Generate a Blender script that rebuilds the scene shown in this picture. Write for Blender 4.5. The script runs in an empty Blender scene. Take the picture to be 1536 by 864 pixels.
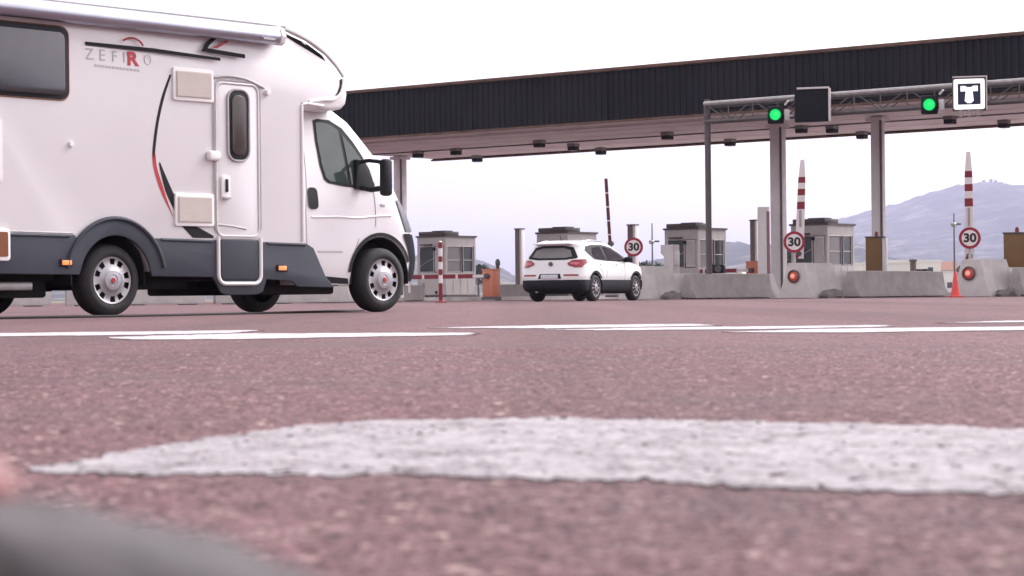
import bpy, bmesh, math, random
from mathutils import Vector, Matrix
from mathutils.bvhtree import BVHTree
from mathutils import noise as MN
from mathutils.geometry import delaunay_2d_cdt

R = math.radians
random.seed(7)
S = bpy.context.scene
COL = S.collection

# ------------------------------------------------------------------ camera
FPX, ROLL, PITCH = 3300.0, 0.0105, 12 / 3300.0
CAMZ = 0.16
cam = bpy.data.cameras.new('camera')
cam.sensor_width = 36.0
cam.lens = 36.0 * FPX / 1536
cam.clip_start, cam.clip_end = 0.02, 12000
cam.dof.use_dof = True
cam.dof.focus_distance = 40.0
cam.dof.aperture_fstop = 12.5
co = bpy.data.objects.new('camera', cam); COL.objects.link(co)
cr, sr, cp, sp = math.cos(ROLL), math.sin(ROLL), math.cos(PITCH), math.sin(PITCH)
right, up, fwd = Vector((cr, sr*sp, -sr*cp)), Vector((sr, -cr*sp, cr*cp)), Vector((0, cp, sp))
m = Matrix((right, up, -fwd)).transposed().to_4x4()
m.translation = (0, 0, CAMZ)
co.matrix_world = m
S.camera = co

# ------------------------------------------------------------------ sky, sun, exposure
SUN_EL, SUN_ROT = R(42), R(52)      # high bright cloud ahead of the camera
w = bpy.data.worlds.new('World'); S.world = w; w.use_nodes = True
nt = w.node_tree; nt.nodes.clear()
sky = nt.nodes.new('ShaderNodeTexSky'); sky.sky_type = 'NISHITA'; sky.sun_disc = False
sky.sun_elevation, sky.sun_rotation = SUN_EL, SUN_ROT
sky.air_density, sky.dust_density, sky.ozone_density = 1.0, 4.0, 1.0
hs = nt.nodes.new('ShaderNodeHueSaturation'); hs.inputs['Saturation'].default_value = 0.0
mx = nt.nodes.new('ShaderNodeMix'); mx.data_type = 'RGBA'; mx.blend_type = 'MULTIPLY'
mx.inputs[0].default_value = 1.0
mx.inputs[7].default_value = (1.0, 0.945, 0.98, 1)
bgn = nt.nodes.new('ShaderNodeBackground'); bgn.inputs['Strength'].default_value = 0.15
wo = nt.nodes.new('ShaderNodeOutputWorld')
nt.links.new(sky.outputs[0], hs.inputs['Color'])
nt.links.new(hs.outputs[0], mx.inputs[6])
nt.links.new(mx.outputs[2], bgn.inputs['Color'])
nt.links.new(bgn.outputs[0], wo.inputs['Surface'])
sl = bpy.data.lights.new('sun', 'SUN'); sl.energy = 0.8; sl.angle = R(40); sl.color = (1.0, 0.955, 0.93)
so = bpy.data.objects.new('sun', sl); COL.objects.link(so)
# Nishita rotation 0 puts the sun towards +Y and turns clockwise seen from above
sd = Vector((math.sin(SUN_ROT)*math.cos(SUN_EL), math.cos(SUN_ROT)*math.cos(SUN_EL), math.sin(SUN_EL)))
so.rotation_euler = sd.to_track_quat('Z', 'Y').to_euler()
so.location = sd * 50
S.view_settings.view_transform = 'Standard'
S.view_settings.look = 'None'
S.view_settings.gamma = 1.0
S.view_settings.exposure = 1.35
S.view_settings.use_curve_mapping = False
S.cycles.use_denoising = True
S.cycles.max_bounces = 6
S.cycles.volume_bounces = 1
S.cycles.sample_clamp_indirect = 6.0

# ------------------------------------------------------------------ materials
def mat(name, col, rough=0.6, metal=0.0, var=0.10, scale=6.0, spec=0.5, coat=0.0, bump=0.0, emit=None, dirt=0.0, trans=0.0, coords='Object'):
    ma = bpy.data.materials.new(name); ma.use_nodes = True
    t = ma.node_tree; n = t.nodes; b = n['Principled BSDF']; L = t.links.new
    b.inputs['Roughness'].default_value = rough
    b.inputs['Metallic'].default_value = metal
    b.inputs['Specular IOR Level'].default_value = spec
    b.inputs['Coat Weight'].default_value = coat
    b.inputs['Transmission Weight'].default_value = trans
    tc = n.new('ShaderNodeTexCoord')
    no = n.new('ShaderNodeTexNoise'); no.inputs['Scale'].default_value = scale; no.inputs['Detail'].default_value = 6
    L(tc.outputs[coords], no.inputs['Vector'])
    mr = n.new('ShaderNodeMapRange')
    mr.inputs['From Min'].default_value, mr.inputs['From Max'].default_value = 0.3, 0.7
    mr.inputs['To Min'].default_value, mr.inputs['To Max'].default_value = 1 - var, 1 + var
    L(no.outputs[0], mr.inputs['Value'])
    mu = n.new('ShaderNodeVectorMath'); mu.operation = 'SCALE'
    mu.inputs[0].default_value = col
    L(mr.outputs[0], mu.inputs['Scale'])
    L(mu.outputs[0], b.inputs['Base Color'])
    if dirt:
        n2 = n.new('ShaderNodeTexNoise'); n2.inputs['Scale'].default_value = scale*0.35; n2.inputs['Detail'].default_value = 8
        mp = n.new('ShaderNodeMapping'); mp.inputs['Scale'].default_value = (1.6, 1.6, 0.9)
        L(tc.outputs[coords], mp.inputs['Vector']); L(mp.outputs[0], n2.inputs['Vector'])
        rp = n.new('ShaderNodeMapRange'); rp.inputs['From Min'].default_value, rp.inputs['From Max'].default_value = 0.48, 0.75
        rp.inputs['To Max'].default_value = dirt
        L(n2.outputs[0], rp.inputs['Value'])
        mi = n.new('ShaderNodeMix'); mi.data_type = 'RGBA'
        L(rp.outputs[0], mi.inputs[0]); L(mu.outputs[0], mi.inputs[6]); mi.inputs[7].default_value = (0.09, 0.075, 0.065, 1)
        L(mi.outputs[2], b.inputs['Base Color'])
    if bump:
        n3 = n.new('ShaderNodeTexNoise'); n3.inputs['Scale'].default_value = scale*8; n3.inputs['Detail'].default_value = 5
        L(tc.outputs[coords], n3.inputs['Vector'])
        bp = n.new('ShaderNodeBump'); bp.inputs['Strength'].default_value = bump; bp.inputs['Distance'].default_value = 0.01
        L(n3.outputs[0], bp.inputs['Height']); L(bp.outputs[0], b.inputs['Normal'])
    if emit:
        b.inputs['Emission Color'].default_value = (*emit[0], 1); b.inputs['Emission Strength'].default_value = emit[1]
    return ma

M = dict(
    white_gel=mat('white gelcoat', (0.715, 0.69, 0.705), 0.28, var=0.015, scale=1.5, coat=0.3, dirt=0.05),
    white_paint=mat('white car paint', (0.80, 0.80, 0.82), 0.22, var=0.01, scale=2, coat=0.6),
    smoky_lens=mat('smoky headlamp lens', (0.08, 0.08, 0.10), 0.35, 0.0, spec=0.2, var=0.3, scale=8),
    bumper_grey=mat('dark bumper plastic', (0.022, 0.023, 0.028), 0.95, spec=0.08, var=0.1),
    white_plain=mat('white plastic', (0.78, 0.76, 0.76), 0.45, var=0.03),
    cream=mat('cream vent plastic', (0.60, 0.55, 0.51), 0.6, var=0.04),
    silver=mat('brushed aluminium', (0.42, 0.43, 0.50), 0.32, 0.85, var=0.06, scale=3),
    hubcap=mat('silver hubcap', (0.38, 0.37, 0.39), 0.35, 0.45, var=0.08, scale=8, dirt=0.25),
    skirt=mat('slate grey plastic', (0.040, 0.046, 0.062), 0.6, spec=0.3, var=0.08, scale=3, dirt=0.2),
    black=mat('black plastic', (0.012, 0.013, 0.017), 0.6, spec=0.25, var=0.2),
    rubber=mat('tyre rubber', (0.017, 0.016, 0.017), 0.8, var=0.25, scale=12, bump=0.2),
    under=mat('underbody black', (0.012, 0.012, 0.013), 0.85, var=0.3),
    glass=mat('tinted acrylic', (0.035, 0.035, 0.042), 0.12, var=0.1, coat=0.5),
    glass_brown=mat('brown tinted acrylic', (0.06, 0.045, 0.04), 0.15, var=0.1),
    glass_green=mat('green tinted car glass', (0.040, 0.055, 0.050), 0.06, var=0.25, scale=2, coat=0.2),
    booth_glass=mat('booth glass', (0.05, 0.06, 0.065), 0.12, var=0.3, scale=1.2),
    booth_pale_glass=mat('frosted booth glass', (0.20, 0.195, 0.195), 0.3, var=0.12, scale=1.2),
    stripe_black=mat('black vinyl', (0.012, 0.011, 0.014), 0.65, spec=0.2, var=0.1),
    stripe_red=mat('red vinyl', (0.42, 0.02, 0.03), 0.4, var=0.05),
    letter_grey=mat('grey vinyl', (0.42, 0.40, 0.41), 0.4, var=0.05),
    seam=mat('dark panel gap', (0.30, 0.27, 0.28), 0.8, var=0.05),
    orange_lens=mat('orange lens', (0.75, 0.22, 0.08), 0.25, var=0.05, emit=((1.0, 0.30, 0.10), 0.3)),
    amber=mat('amber plastic', (0.20, 0.065, 0.018), 0.3, var=0.1),
    red_lens=mat('red tail lens', (0.28, 0.008, 0.02), 0.15, var=0.2, scale=14, coat=0.8),
    red_bright=mat('pale red lens', (0.60, 0.12, 0.15), 0.2, var=0.2, coat=0.8),
    clear_lens=mat('clear lamp lens', (0.6, 0.6, 0.62), 0.1, 0.3, var=0.1, coat=0.8),
    concrete=mat('grey concrete', (0.40, 0.37, 0.365), 0.9, var=0.10, scale=3.5, bump=0.3, dirt=0.22),
    concrete_pale=mat('pale concrete', (0.57, 0.535, 0.53), 0.9, var=0.10, scale=2.5, bump=0.3, dirt=0.3),
    booth=mat('booth metal cladding', (0.50, 0.475, 0.465), 0.55, var=0.05, scale=3, dirt=0.22),
    booth_light=mat('pale booth frame', (0.68, 0.645, 0.64), 0.5, var=0.04, dirt=0.15),
    booth_dark=mat('brown grey roof trim', (0.085, 0.07, 0.068), 0.6, var=0.1),
    fascia=mat('charcoal corrugated steel', (0.012, 0.013, 0.018), 0.7, spec=0.25, var=0.22, scale=0.5, dirt=0.10),
    rust=mat('rusty brown coping', (0.13, 0.07, 0.045), 0.7, var=0.35, scale=1.5),
    soffit=mat('pinkish grey soffit panel', (0.78, 0.725, 0.72), 0.6, var=0.06, scale=1.0, dirt=0.2),
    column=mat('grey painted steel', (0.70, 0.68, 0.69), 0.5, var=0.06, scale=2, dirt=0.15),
    lattice=mat('dull dark galvanised steel', (0.14, 0.135, 0.135), 0.55, 0.3, var=0.2, scale=5),
    steel=mat('galvanised steel', (0.45, 0.44, 0.44), 0.45, 0.6, var=0.12, scale=6),
    dark_steel=mat('dark grey steel', (0.10, 0.085, 0.09), 0.5, var=0.1),
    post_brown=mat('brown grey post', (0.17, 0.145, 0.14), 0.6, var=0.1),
    panel_black=mat('dark sign face', (0.012, 0.015, 0.018), 0.7, spec=0.15, var=0.08),
    green_lamp=mat('lit green lamp', (0.02, 0.5, 0.15), 0.3, var=0.0, emit=((0.005, 1.0, 0.20), 0.30)),
    red_lamp=mat('lit red lamp', (0.45, 0.06, 0.04), 0.3, var=0.0, emit=((1.0, 0.12, 0.08), 0.05)),
    red_lamp_core=mat('bright lamp core', (0.8, 0.4, 0.3), 0.3, var=0.0, emit=((1.0, 0.40, 0.28), 0.13)),
    sign_white=mat('white reflective sheet', (0.80, 0.74, 0.75), 0.4, var=0.02),
    sign_red=mat('red reflective sheet', (0.30, 0.010, 0.03), 0.4, var=0.05),
    sign_black=mat('black sign ink', (0.015, 0.015, 0.015), 0.5, var=0.0),
    sign_blue=mat('blue sign sheet', (0.006, 0.010, 0.055), 0.4, var=0.05),
    arm_white=mat('white barrier arm', (0.78, 0.73, 0.74), 0.4, var=0.03, dirt=0.1),
    arm_red=mat('dark red barrier band', (0.22, 0.008, 0.018), 0.45, var=0.08),
    arm_dark=mat('brownish red barrier arm', (0.11, 0.008, 0.014), 0.5, var=0.1),
    orange=mat('faded orange cabinet', (0.62, 0.22, 0.13), 0.55, var=0.08, scale=2, dirt=0.12),
    ochre=mat('ochre brown cabinet', (0.18, 0.095, 0.03), 0.6, var=0.06, scale=2),
    cone=mat('orange red cone plastic', (0.75, 0.07, 0.06), 0.5, var=0.05),
    paint=None, rubble=mat('dirty rubble', (0.16, 0.145, 0.14), 0.95, var=0.25, scale=5, bump=0.5),
    roof_tile=mat('clay roof tiles', (0.25, 0.12, 0.08), 0.8, var=0.2, scale=3),
    house=mat('white render', (0.80, 0.77, 0.74), 0.8, var=0.04),
    house_cream=mat('cream render', (0.62, 0.55, 0.46), 0.8, var=0.05),
    bark=mat('bark', (0.10, 0.075, 0.055), 0.9, var=0.2),
    leaf=mat('dark foliage', (0.035, 0.055, 0.028), 0.8, var=0.5, scale=1.2),
    skin=mat('skin', (0.26, 0.10, 0.095), 0.5, var=0.12, scale=30),
    number_plate=mat('white number plate', (0.66, 0.66, 0.72), 0.4, var=0.25, scale=22),
)

# ------------------------------------------------------------------ mesh helpers
class MB:
    """collects shapes into one mesh; every face remembers its material"""
    def __init__(s): s.v = []; s.f = []; s.mi = []; s.mats = []; s.sm = []
    def _m(s, ma):
        if ma not in s.mats: s.mats.append(ma)
        return s.mats.index(ma)
    def add(s, vs, fs, ma, smooth=False):
        o = len(s.v); s.v += [tuple(v) for v in vs]; k = s._m(ma)
        for f in fs: s.f.append([i+o for i in f]); s.mi.append(k); s.sm.append(smooth)
    def box(s, c, d, ma, rot=None, bev=0.0):
        bm = bmesh.new(); bmesh.ops.create_cube(bm, size=1)
        for v in bm.verts: v.co = Vector((v.co.x*d[0], v.co.y*d[1], v.co.z*d[2]))
        if bev: bmesh.ops.bevel(bm, geom=list(bm.edges), offset=bev, segments=2, affect='EDGES', profile=0.5)
        if rot is not None: bmesh.ops.transform(bm, matrix=rot.to_4x4(), verts=bm.verts)
        bmesh.ops.translate(bm, vec=Vector(c), verts=bm.verts)
        s.addbm(bm, ma)
    def addbm(s, bm, ma, smooth=False):
        bm.verts.index_update()
        s.add([v.co for v in bm.verts], [[v.index for v in f.verts] for f in bm.faces], ma, smooth); bm.free()
    def prism(s, poly, fn, a, b, ma, bev=0.0):
        """poly: 2-D outline; fn(p, q, t) -> 3-D; extruded from t=a to t=b"""
        bm = bmesh.new()
        va = [bm.verts.new(fn(p, q, a)) for p, q in poly]; vb = [bm.verts.new(fn(p, q, b)) for p, q in poly]
        n = len(poly)
        fa = bm.faces.new(va); fb = bm.faces.new(vb[::-1])
        for i in range(n): bm.faces.new((va[i], vb[i], vb[(i+1) % n], va[(i+1) % n]))
        bmesh.ops.recalc_face_normals(bm, faces=bm.faces)
        if bev:
            es = list({e for f in (fa, fb) for e in f.edges})
            bmesh.ops.bevel(bm, geom=es, offset=bev, segments=3, affect='EDGES', profile=0.5)
        s.addbm(bm, ma, bev > 0)
    def tube(s, path, r, ma, n=8, closed=False, r2=None):
        P = [Vector(p) for p in path]; k = len(P); vs = []; fs = []
        prev = None
        for i, p in enumerate(P):
            if closed: t = P[(i+1) % k] - P[i-1]
            else: t = (P[min(i+1, k-1)] - P[max(i-1, 0)])
            t.normalize()
            if prev is None:
                a = t.orthogonal().normalized()
            else:
                a = (prev - t*prev.dot(t)).normalized()
            prev = a; b = t.cross(a)
            rr = r if r2 is None else r + (r2-r)*i/(k-1)
            for j in range(n):
                an = 2*math.pi*j/n; vs.append(p + (a*math.cos(an) + b*math.sin(an))*rr)
        for i in range(k if closed else k-1):
            for j in range(n):
                i2 = (i+1) % k
                fs.append((i*n+j, i*n+(j+1) % n, i2*n+(j+1) % n, i2*n+j))
        if not closed:
            fs.append(tuple(range(n))[::-1]); fs.append(tuple((k-1)*n+j for j in range(n)))
        s.add(vs, fs, ma, n > 6)
    def lathe(s, prof, ma, n=32, axis='z', c=(0, 0, 0), caps=True):
        """prof: (radius, height) pairs"""
        vs = []; fs = []; c = Vector(c)
        for r, h in prof:
            for j in range(n):
                an = 2*math.pi*j/n; x, y = r*math.cos(an), r*math.sin(an)
                vs.append(c + Vector({'z': (x, y, h), 'y': (x, h, y), 'x': (h, x, y)}[axis]))
        for i in range(len(prof)-1):
            for j in range(n): fs.append((i*n+j, i*n+(j+1) % n, (i+1)*n+(j+1) % n, (i+1)*n+j))
        if caps and prof[0][0] > 1e-6: fs.append(tuple(range(n))[::-1])
        if caps and prof[-1][0] > 1e-6: fs.append(tuple((len(prof)-1)*n+j for j in range(n)))
        s.add(vs, fs, ma, True)
    def mesh(s, name='mesh', sharp=35):
        me = bpy.data.meshes.new(name); me.from_pydata(s.v, [], s.f)
        for ma in s.mats: me.materials.append(ma)
        me.polygons.foreach_set('material_index', s.mi); me.polygons.foreach_set('use_smooth', s.sm)
        bm = bmesh.new(); bm.from_mesh(me)
        bmesh.ops.remove_doubles(bm, verts=bm.verts, dist=1e-6)
        bmesh.ops.recalc_face_normals(bm, faces=bm.faces)
        bm.to_mesh(me); bm.free()
        me.set_sharp_from_angle(angle=R(sharp)); me.update()
        return me
    def build(s, name, parent=None, sharp=35):
        return link(name, s.mesh(name, sharp), parent)

def link(name, data, parent=None):
    o = bpy.data.objects.new(name, data); COL.objects.link(o)
    if parent: o.parent = parent
    return o
def thing(name, label, cat, loc=(0, 0, 0), rz=0.0, group=None):
    o = link(name, None); o.location = loc; o.rotation_euler = (0, 0, rz); o.empty_display_size = 0.2
    return tag(o, label, cat, group)
def tag(o, label, cat, group=None):
    o['label'] = label; o['category'] = cat
    if group: o['group'] = group
    return o
def struct(o, kind='structure'):
    o['kind'] = kind; return o
def copy_tree(o, parent=None):
    c = o.copy(); COL.objects.link(c)
    if parent: c.parent = parent
    for ch in list(o.children): copy_tree(ch, c)
    return c
def rrect(a0, b0, a1, b1, r, n=5):
    out = []
    for cx, cy, s0 in ((a1-r, b1-r, 0), (a0+r, b1-r, 90), (a0+r, b0+r, 180), (a1-r, b0+r, 270)):
        for i in range(n+1):
            an = R(s0 + 90*i/n); out.append((cx+r*math.cos(an), cy+r*math.sin(an)))
    return out
def smooth_line(pts, n=8, closed=False):
    """Catmull-Rom"""
    P = [Vector(p) for p in pts]; k = len(P); out = []
    for i in range(k if closed else k-1):
        p1, p2 = P[i], P[(i+1) % k]
        p0 = P[i-1] if (closed or i) else p1*2-p2
        p3 = P[(i+2) % k] if (closed or i+2 < k) else p2*2-p1
        for j in range(n):
            t = j/n
            out.append(0.5*((2*p1) + (p2-p0)*t + (2*p0-5*p1+4*p2-p3)*t*t + (3*p1-p0-3*p2+p3)*t**3))
    if not closed: out.append(P[-1])
    return out
def text_mesh(txt, size, ma, name, parent, loc, rot, depth=0.004, bold=0.0, sx=1.0):
    cu = bpy.data.curves.new('lettering', 'FONT'); cu.body = txt; cu.size = size; cu.extrude = depth; cu.offset = bold
    cu.align_x = 'CENTER'; cu.align_y = 'CENTER'
    to = bpy.data.objects.new('lettering', cu); COL.objects.link(to)
    me = bpy.data.meshes.new_from_object(to.evaluated_get(bpy.context.evaluated_depsgraph_get()))
    bpy.data.objects.remove(to); me.materials.clear(); me.materials.append(ma)
    for v in me.vertices: v.co.x *= sx
    o = link(name, me, parent); o.location = loc; o.rotation_euler = rot
    return o
def boolean(me, cutters):
    o = bpy.data.objects.new('work', me); COL.objects.link(o); cs = []
    for c in cutters:
        co_ = bpy.data.objects.new('work', c); COL.objects.link(co_); cs.append(co_)
        md = o.modifiers.new('b', 'BOOLEAN'); md.operation = 'DIFFERENCE'; md.solver = 'EXACT'; md.object = co_
    bpy.context.view_layer.update()
    out = bpy.data.meshes.new_from_object(o.evaluated_get(bpy.context.evaluated_depsgraph_get()))
    for c in cs: bpy.data.objects.remove(c)
    bpy.data.objects.remove(o)
    return out
def bvh(me):
    return BVHTree.FromPolygons([v.co.copy() for v in me.vertices], [list(p.vertices) for p in me.polygons])
def decal(poly, ray, tree, ma, name, parent, off=0.006, step=0.05):
    """a thin sheet with the outline poly, laid on the surface tree along rays"""
    P = []
    n = len(poly)
    for i in range(n):
        a, b = Vector(poly[i]), Vector(poly[(i+1) % n]); k = max(1, int((b-a).length/step))
        for j in range(k): P.append(a.lerp(b, j/k))
    nb = len(P); xs = [p.x for p in P]; ys = [p.y for p in P]
    def inside(x, y):
        c = False; j = nb-1
        for i in range(nb):
            if (ys[i] > y) != (ys[j] > y) and x < (xs[j]-xs[i])*(y-ys[i])/(ys[j]-ys[i])+xs[i]: c = not c
            j = i
        return c
    x = min(xs)+step*.5
    while x < max(xs):
        y = min(ys)+step*.5
        while y < max(ys):
            if inside(x, y) and min((Vector((x, y))-q).length for q in P[:nb]) > step*.45: P.append(Vector((x, y)))
            y += step
        x += step
    vv, _, ff, *_ = delaunay_2d_cdt(P, [], [list(range(nb))], 1, 1e-5)
    vs = []
    last = None
    for p in vv:
        o, d = ray(p.x, p.y); h = tree.ray_cast(Vector(o), Vector(d))
        if h[0] is None:
            h = tree.find_nearest(Vector(o)+Vector(d)*4)
        nn = h[1] if h[1].dot(Vector(d)) < 0 else -h[1]
        vs.append(h[0] + nn*off)
    b = MB(); b.add(vs, [list(f) for f in ff], ma, True)
    return b.build(name, parent, 60)

# plan frame of the toll plaza: U runs along the canopy, V is the driving direction
AL = R(-38); U = Vector((math.cos(AL), math.sin(AL), 0)); V = Vector((-math.sin(AL), math.cos(AL), 0))
def W(u, v, z=0): return U*u + V*v + Vector((0, 0, z))
def along(px, u):
    """where the line at plan offset u crosses the bearing of column px"""
    k = (px-768)/FPX
    return (U.x*u - k*U.y*u) / (k*V.y - V.x)
def XY(px, Y, z=0): return Vector(((px-768)/FPX*Y, Y, z))
def ZZ(px, py, Y): return CAMZ + (444-ROLL*(px-768)-py)/FPX*Y

# ------------------------------------------------------------------ ground
def road_material():
    ma = bpy.data.materials.new('pinkish worn asphalt'); ma.use_nodes = True
    t = ma.node_tree; n = t.nodes; L = t.links.new; b = n['Principled BSDF']; b.inputs['Roughness'].default_value = 0.9
    b.inputs['Specular IOR Level'].default_value = 0.25
    tc = n.new('ShaderNodeTexCoord')
    def noise(s, d=5, dist=0.0):
        x = n.new('ShaderNodeTexNoise'); x.inputs['Scale'].default_value = s; x.inputs['Detail'].default_value = d
        L(tc.outputs['Object'], x.inputs['Vector']); return x
    vo = n.new('ShaderNodeTexVoronoi'); vo.inputs['Scale'].default_value = 120; L(tc.outputs['Object'], vo.inputs['Vector'])
    vo2 = n.new('ShaderNodeTexVoronoi'); vo2.inputs['Scale'].default_value = 30; L(tc.outputs['Object'], vo2.inputs['Vector'])
    sep = n.new('ShaderNodeSeparateColor'); L(vo.outputs['Color'], sep.inputs[0])
    sep2 = n.new('ShaderNodeSeparateColor'); L(vo2.outputs['Color'], sep2.inputs[0])
    r = n.new('ShaderNodeValToRGB'); L(sep.outputs[0], r.inputs[0])
    e = r.color_ramp.elements
    e[0].position = 0.0; e[0].color = (0.046, 0.025, 0.028, 1)
    e[1].position = 1.0; e[1].color = (0.34, 0.235, 0.225, 1)
    for p_, c_ in ((0.35, (0.120, 0.062, 0.068, 1)), (0.75, (0.155, 0.086, 0.092, 1)), (0.93, (0.19, 0.112, 0.116, 1))):
        q = e.new(p_); q.color = c_
    # a few larger pale chips
    gt = n.new('ShaderNodeMapRange'); gt.inputs['From Min'].default_value = 0.93; gt.inputs['From Max'].default_value = 0.97
    L(sep2.outputs[1], gt.inputs['Value'])
    near = n.new('ShaderNodeMapRange'); near.inputs['From Min'].default_value = 0.30; near.inputs['From Max'].default_value = 0.15
    L(vo2.outputs['Distance'], near.inputs['Value'])
    mm = n.new('ShaderNodeMath'); mm.operation = 'MULTIPLY'; L(gt.outputs[0], mm.inputs[0]); L(near.outputs[0], mm.inputs[1])
    mi = n.new('ShaderNodeMix'); mi.data_type = 'RGBA'; L(mm.outputs[0], mi.inputs[0]); L(r.outputs[0], mi.inputs[6]); mi.inputs[7].default_value = (0.40, 0.29, 0.25, 1)
    # worn, greyer tracks
    big = noise(0.9, 4); rg = n.new('ShaderNodeMapRange'); rg.inputs['From Min'].default_value = 0.45; rg.inputs['From Max'].default_value = 0.68
    rg.inputs['To Max'].default_value = 0.55; L(big.outputs[0], rg.inputs['Value'])
    mg = n.new('ShaderNodeMix'); mg.data_type = 'RGBA'; L(rg.outputs[0], mg.inputs[0]); L(mi.outputs[2], mg.inputs[6]); mg.inputs[7].default_value = (0.105, 0.078, 0.082, 1)
    sm = noise(9, 6); rs = n.new('ShaderNodeMapRange'); rs.inputs['From Min'].default_value = 0.3; rs.inputs['From Max'].default_value = 0.7
    rs.inputs['To Min'].default_value = 0.90; rs.inputs['To Max'].default_value = 1.24; L(sm.outputs[0], rs.inputs['Value'])
    sc = n.new('ShaderNodeVectorMath'); sc.operation = 'SCALE'; L(mg.outputs[2], sc.inputs[0]); L(rs.outputs[0], sc.inputs['Scale'])
    mp = n.new('ShaderNodeMapping'); mp.inputs['Rotation'].default_value = (0, 0, R(38)); mp.inputs['Scale'].default_value = (0.75, 0.035, 1)
    tk_ = n.new('ShaderNodeTexNoise'); tk_.inputs['Scale'].default_value = 1.0; tk_.inputs['Detail'].default_value = 4
    L(tc.outputs['Object'], mp.inputs['Vector']); L(mp.outputs[0], tk_.inputs['Vector'])
    rt = n.new('ShaderNodeMapRange'); rt.inputs['From Min'].default_value = 0.35; rt.inputs['From Max'].default_value = 0.65
    rt.inputs['To Min'].default_value = 0.80; rt.inputs['To Max'].default_value = 1.12; L(tk_.outputs[0], rt.inputs['Value'])
    oi = noise(1.7, 3); ro = n.new('ShaderNodeMapRange'); ro.inputs['From Min'].default_value = 0.66; ro.inputs['From Max'].default_value = 0.74
    ro.inputs['To Min'].default_value = 1.0; ro.inputs['To Max'].default_value = 0.6; L(oi.outputs[0], ro.inputs['Value'])
    mo = n.new('ShaderNodeMath'); mo.operation = 'MULTIPLY'; L(rt.outputs[0], mo.inputs[0]); L(ro.outputs[0], mo.inputs[1])
    s2 = n.new('ShaderNodeVectorMath'); s2.operation = 'SCALE'; L(sc.outputs[0], s2.inputs[0]); L(mo.outputs[0], s2.inputs['Scale'])
    L(s2.outputs[0], b.inputs['Base Color'])
    bp = n.new('ShaderNodeBump'); bp.inputs['Strength'].default_value = 0.45; bp.inputs['Distance'].default_value = 0.004
    ad = n.new('ShaderNodeMath'); ad.operation = 'ADD'; fine = noise(160, 3)
    inv = n.new('ShaderNodeMath'); inv.operation = 'MULTIPLY'; inv.inputs[1].default_value = -1.2; L(vo.outputs['Distance'], inv.inputs[0])
    L(inv.outputs[0], ad.inputs[0]); L(fine.outputs[0], ad.inputs[1]); L(ad.outputs[0], bp.inputs['Height']); L(bp.outputs[0], b.inputs['Normal'])
    return ma
M['road'] = road_material()
M['soil'] = mat('dry grass and soil', (0.13, 0.12, 0.07), 0.95, var=0.3, scale=0.05)
g = MB(); g.add([(-4900, -150, -0.02), (6000, -150, -0.02), (6000, 8300, -0.02), (-4900, 8300, -0.02)], [(0, 1, 2, 3)], M['soil'])
struct(g.build('ground'))
g = MB(); g.add([(-120, -20, 0), (140, -20, 0), (140, 150, 0), (-120, 150, 0)], [(0, 1, 2, 3)], M['road'])
struct(g.build('road'))
import numpy as np
rng = np.random.default_rng(3)
def vnoise(x, y, cell, seed):
    """smooth value noise on numpy arrays"""
    tab = np.random.default_rng(seed).random((512, 512))
    u, v = x/cell+1000, y/cell+1000
    i, j = np.floor(u).astype(int), np.floor(v).astype(int); fu, fv = u-i, v-j
    fu, fv = fu*fu*(3-2*fu), fv*fv*(3-2*fv)
    g_ = lambda a, b: tab[a % 512, b % 512]
    return (g_(i, j)*(1-fu)+g_(i+1, j)*fu)*(1-fv) + (g_(i, j+1)*(1-fu)+g_(i+1, j+1)*fu)*fv
def stones(x, y):
    return .0012 + .0030*vnoise(x, y, .009, 1) + .0024*vnoise(x, y, .019, 2) + .0013*vnoise(x, y, .0045, 4)
def grid_mesh(name, X, Y, Z, keep, ma):
    ni, nj = X.shape; idx = np.arange(ni*nj).reshape(ni, nj)
    q = np.stack([idx[:-1, :-1], idx[:-1, 1:], idx[1:, 1:], idx[1:, :-1]], -1).reshape(-1, 4)
    if keep is not None:
        q = q[keep[:-1, :-1].reshape(-1)]
        used, inv = np.unique(q, return_inverse=True); q = inv.reshape(-1, 4)
    else: used = np.arange(ni*nj)
    co_ = np.stack([X, Y, Z], -1).reshape(-1, 3)[used]
    me = bpy.data.meshes.new(name); me.vertices.add(len(co_)); me.vertices.foreach_set('co', co_.astype(np.float32).ravel())
    me.loops.add(q.size); me.loops.foreach_set('vertex_index', q.ravel().astype(np.int32))
    me.polygons.add(len(q)); me.polygons.foreach_set('loop_start', np.arange(0, q.size, 4, dtype=np.int32))
    me.update(calc_edges=True); me.materials.append(ma); me.polygons.foreach_set('use_smooth', np.ones(len(q), bool))
    me.validate(); return me
yy_ = .9*np.exp(np.arange(0, 690)*.0030); tt_ = np.arange(-.46, .46, .0014)
NT, NY = np.meshgrid(tt_, yy_); NX = NT*NY
fade = np.clip((.46-np.abs(NT))/.05, 0, 1)*np.clip((NY-.9)/.08, 0, 1)*np.clip((yy_[-1]-NY)/.8, 0, 1)
link('road', grid_mesh('road', NX, NY, .0003+stones(NX, NY)*fade, None, M['road']))['kind'] = 'structure'

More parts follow.
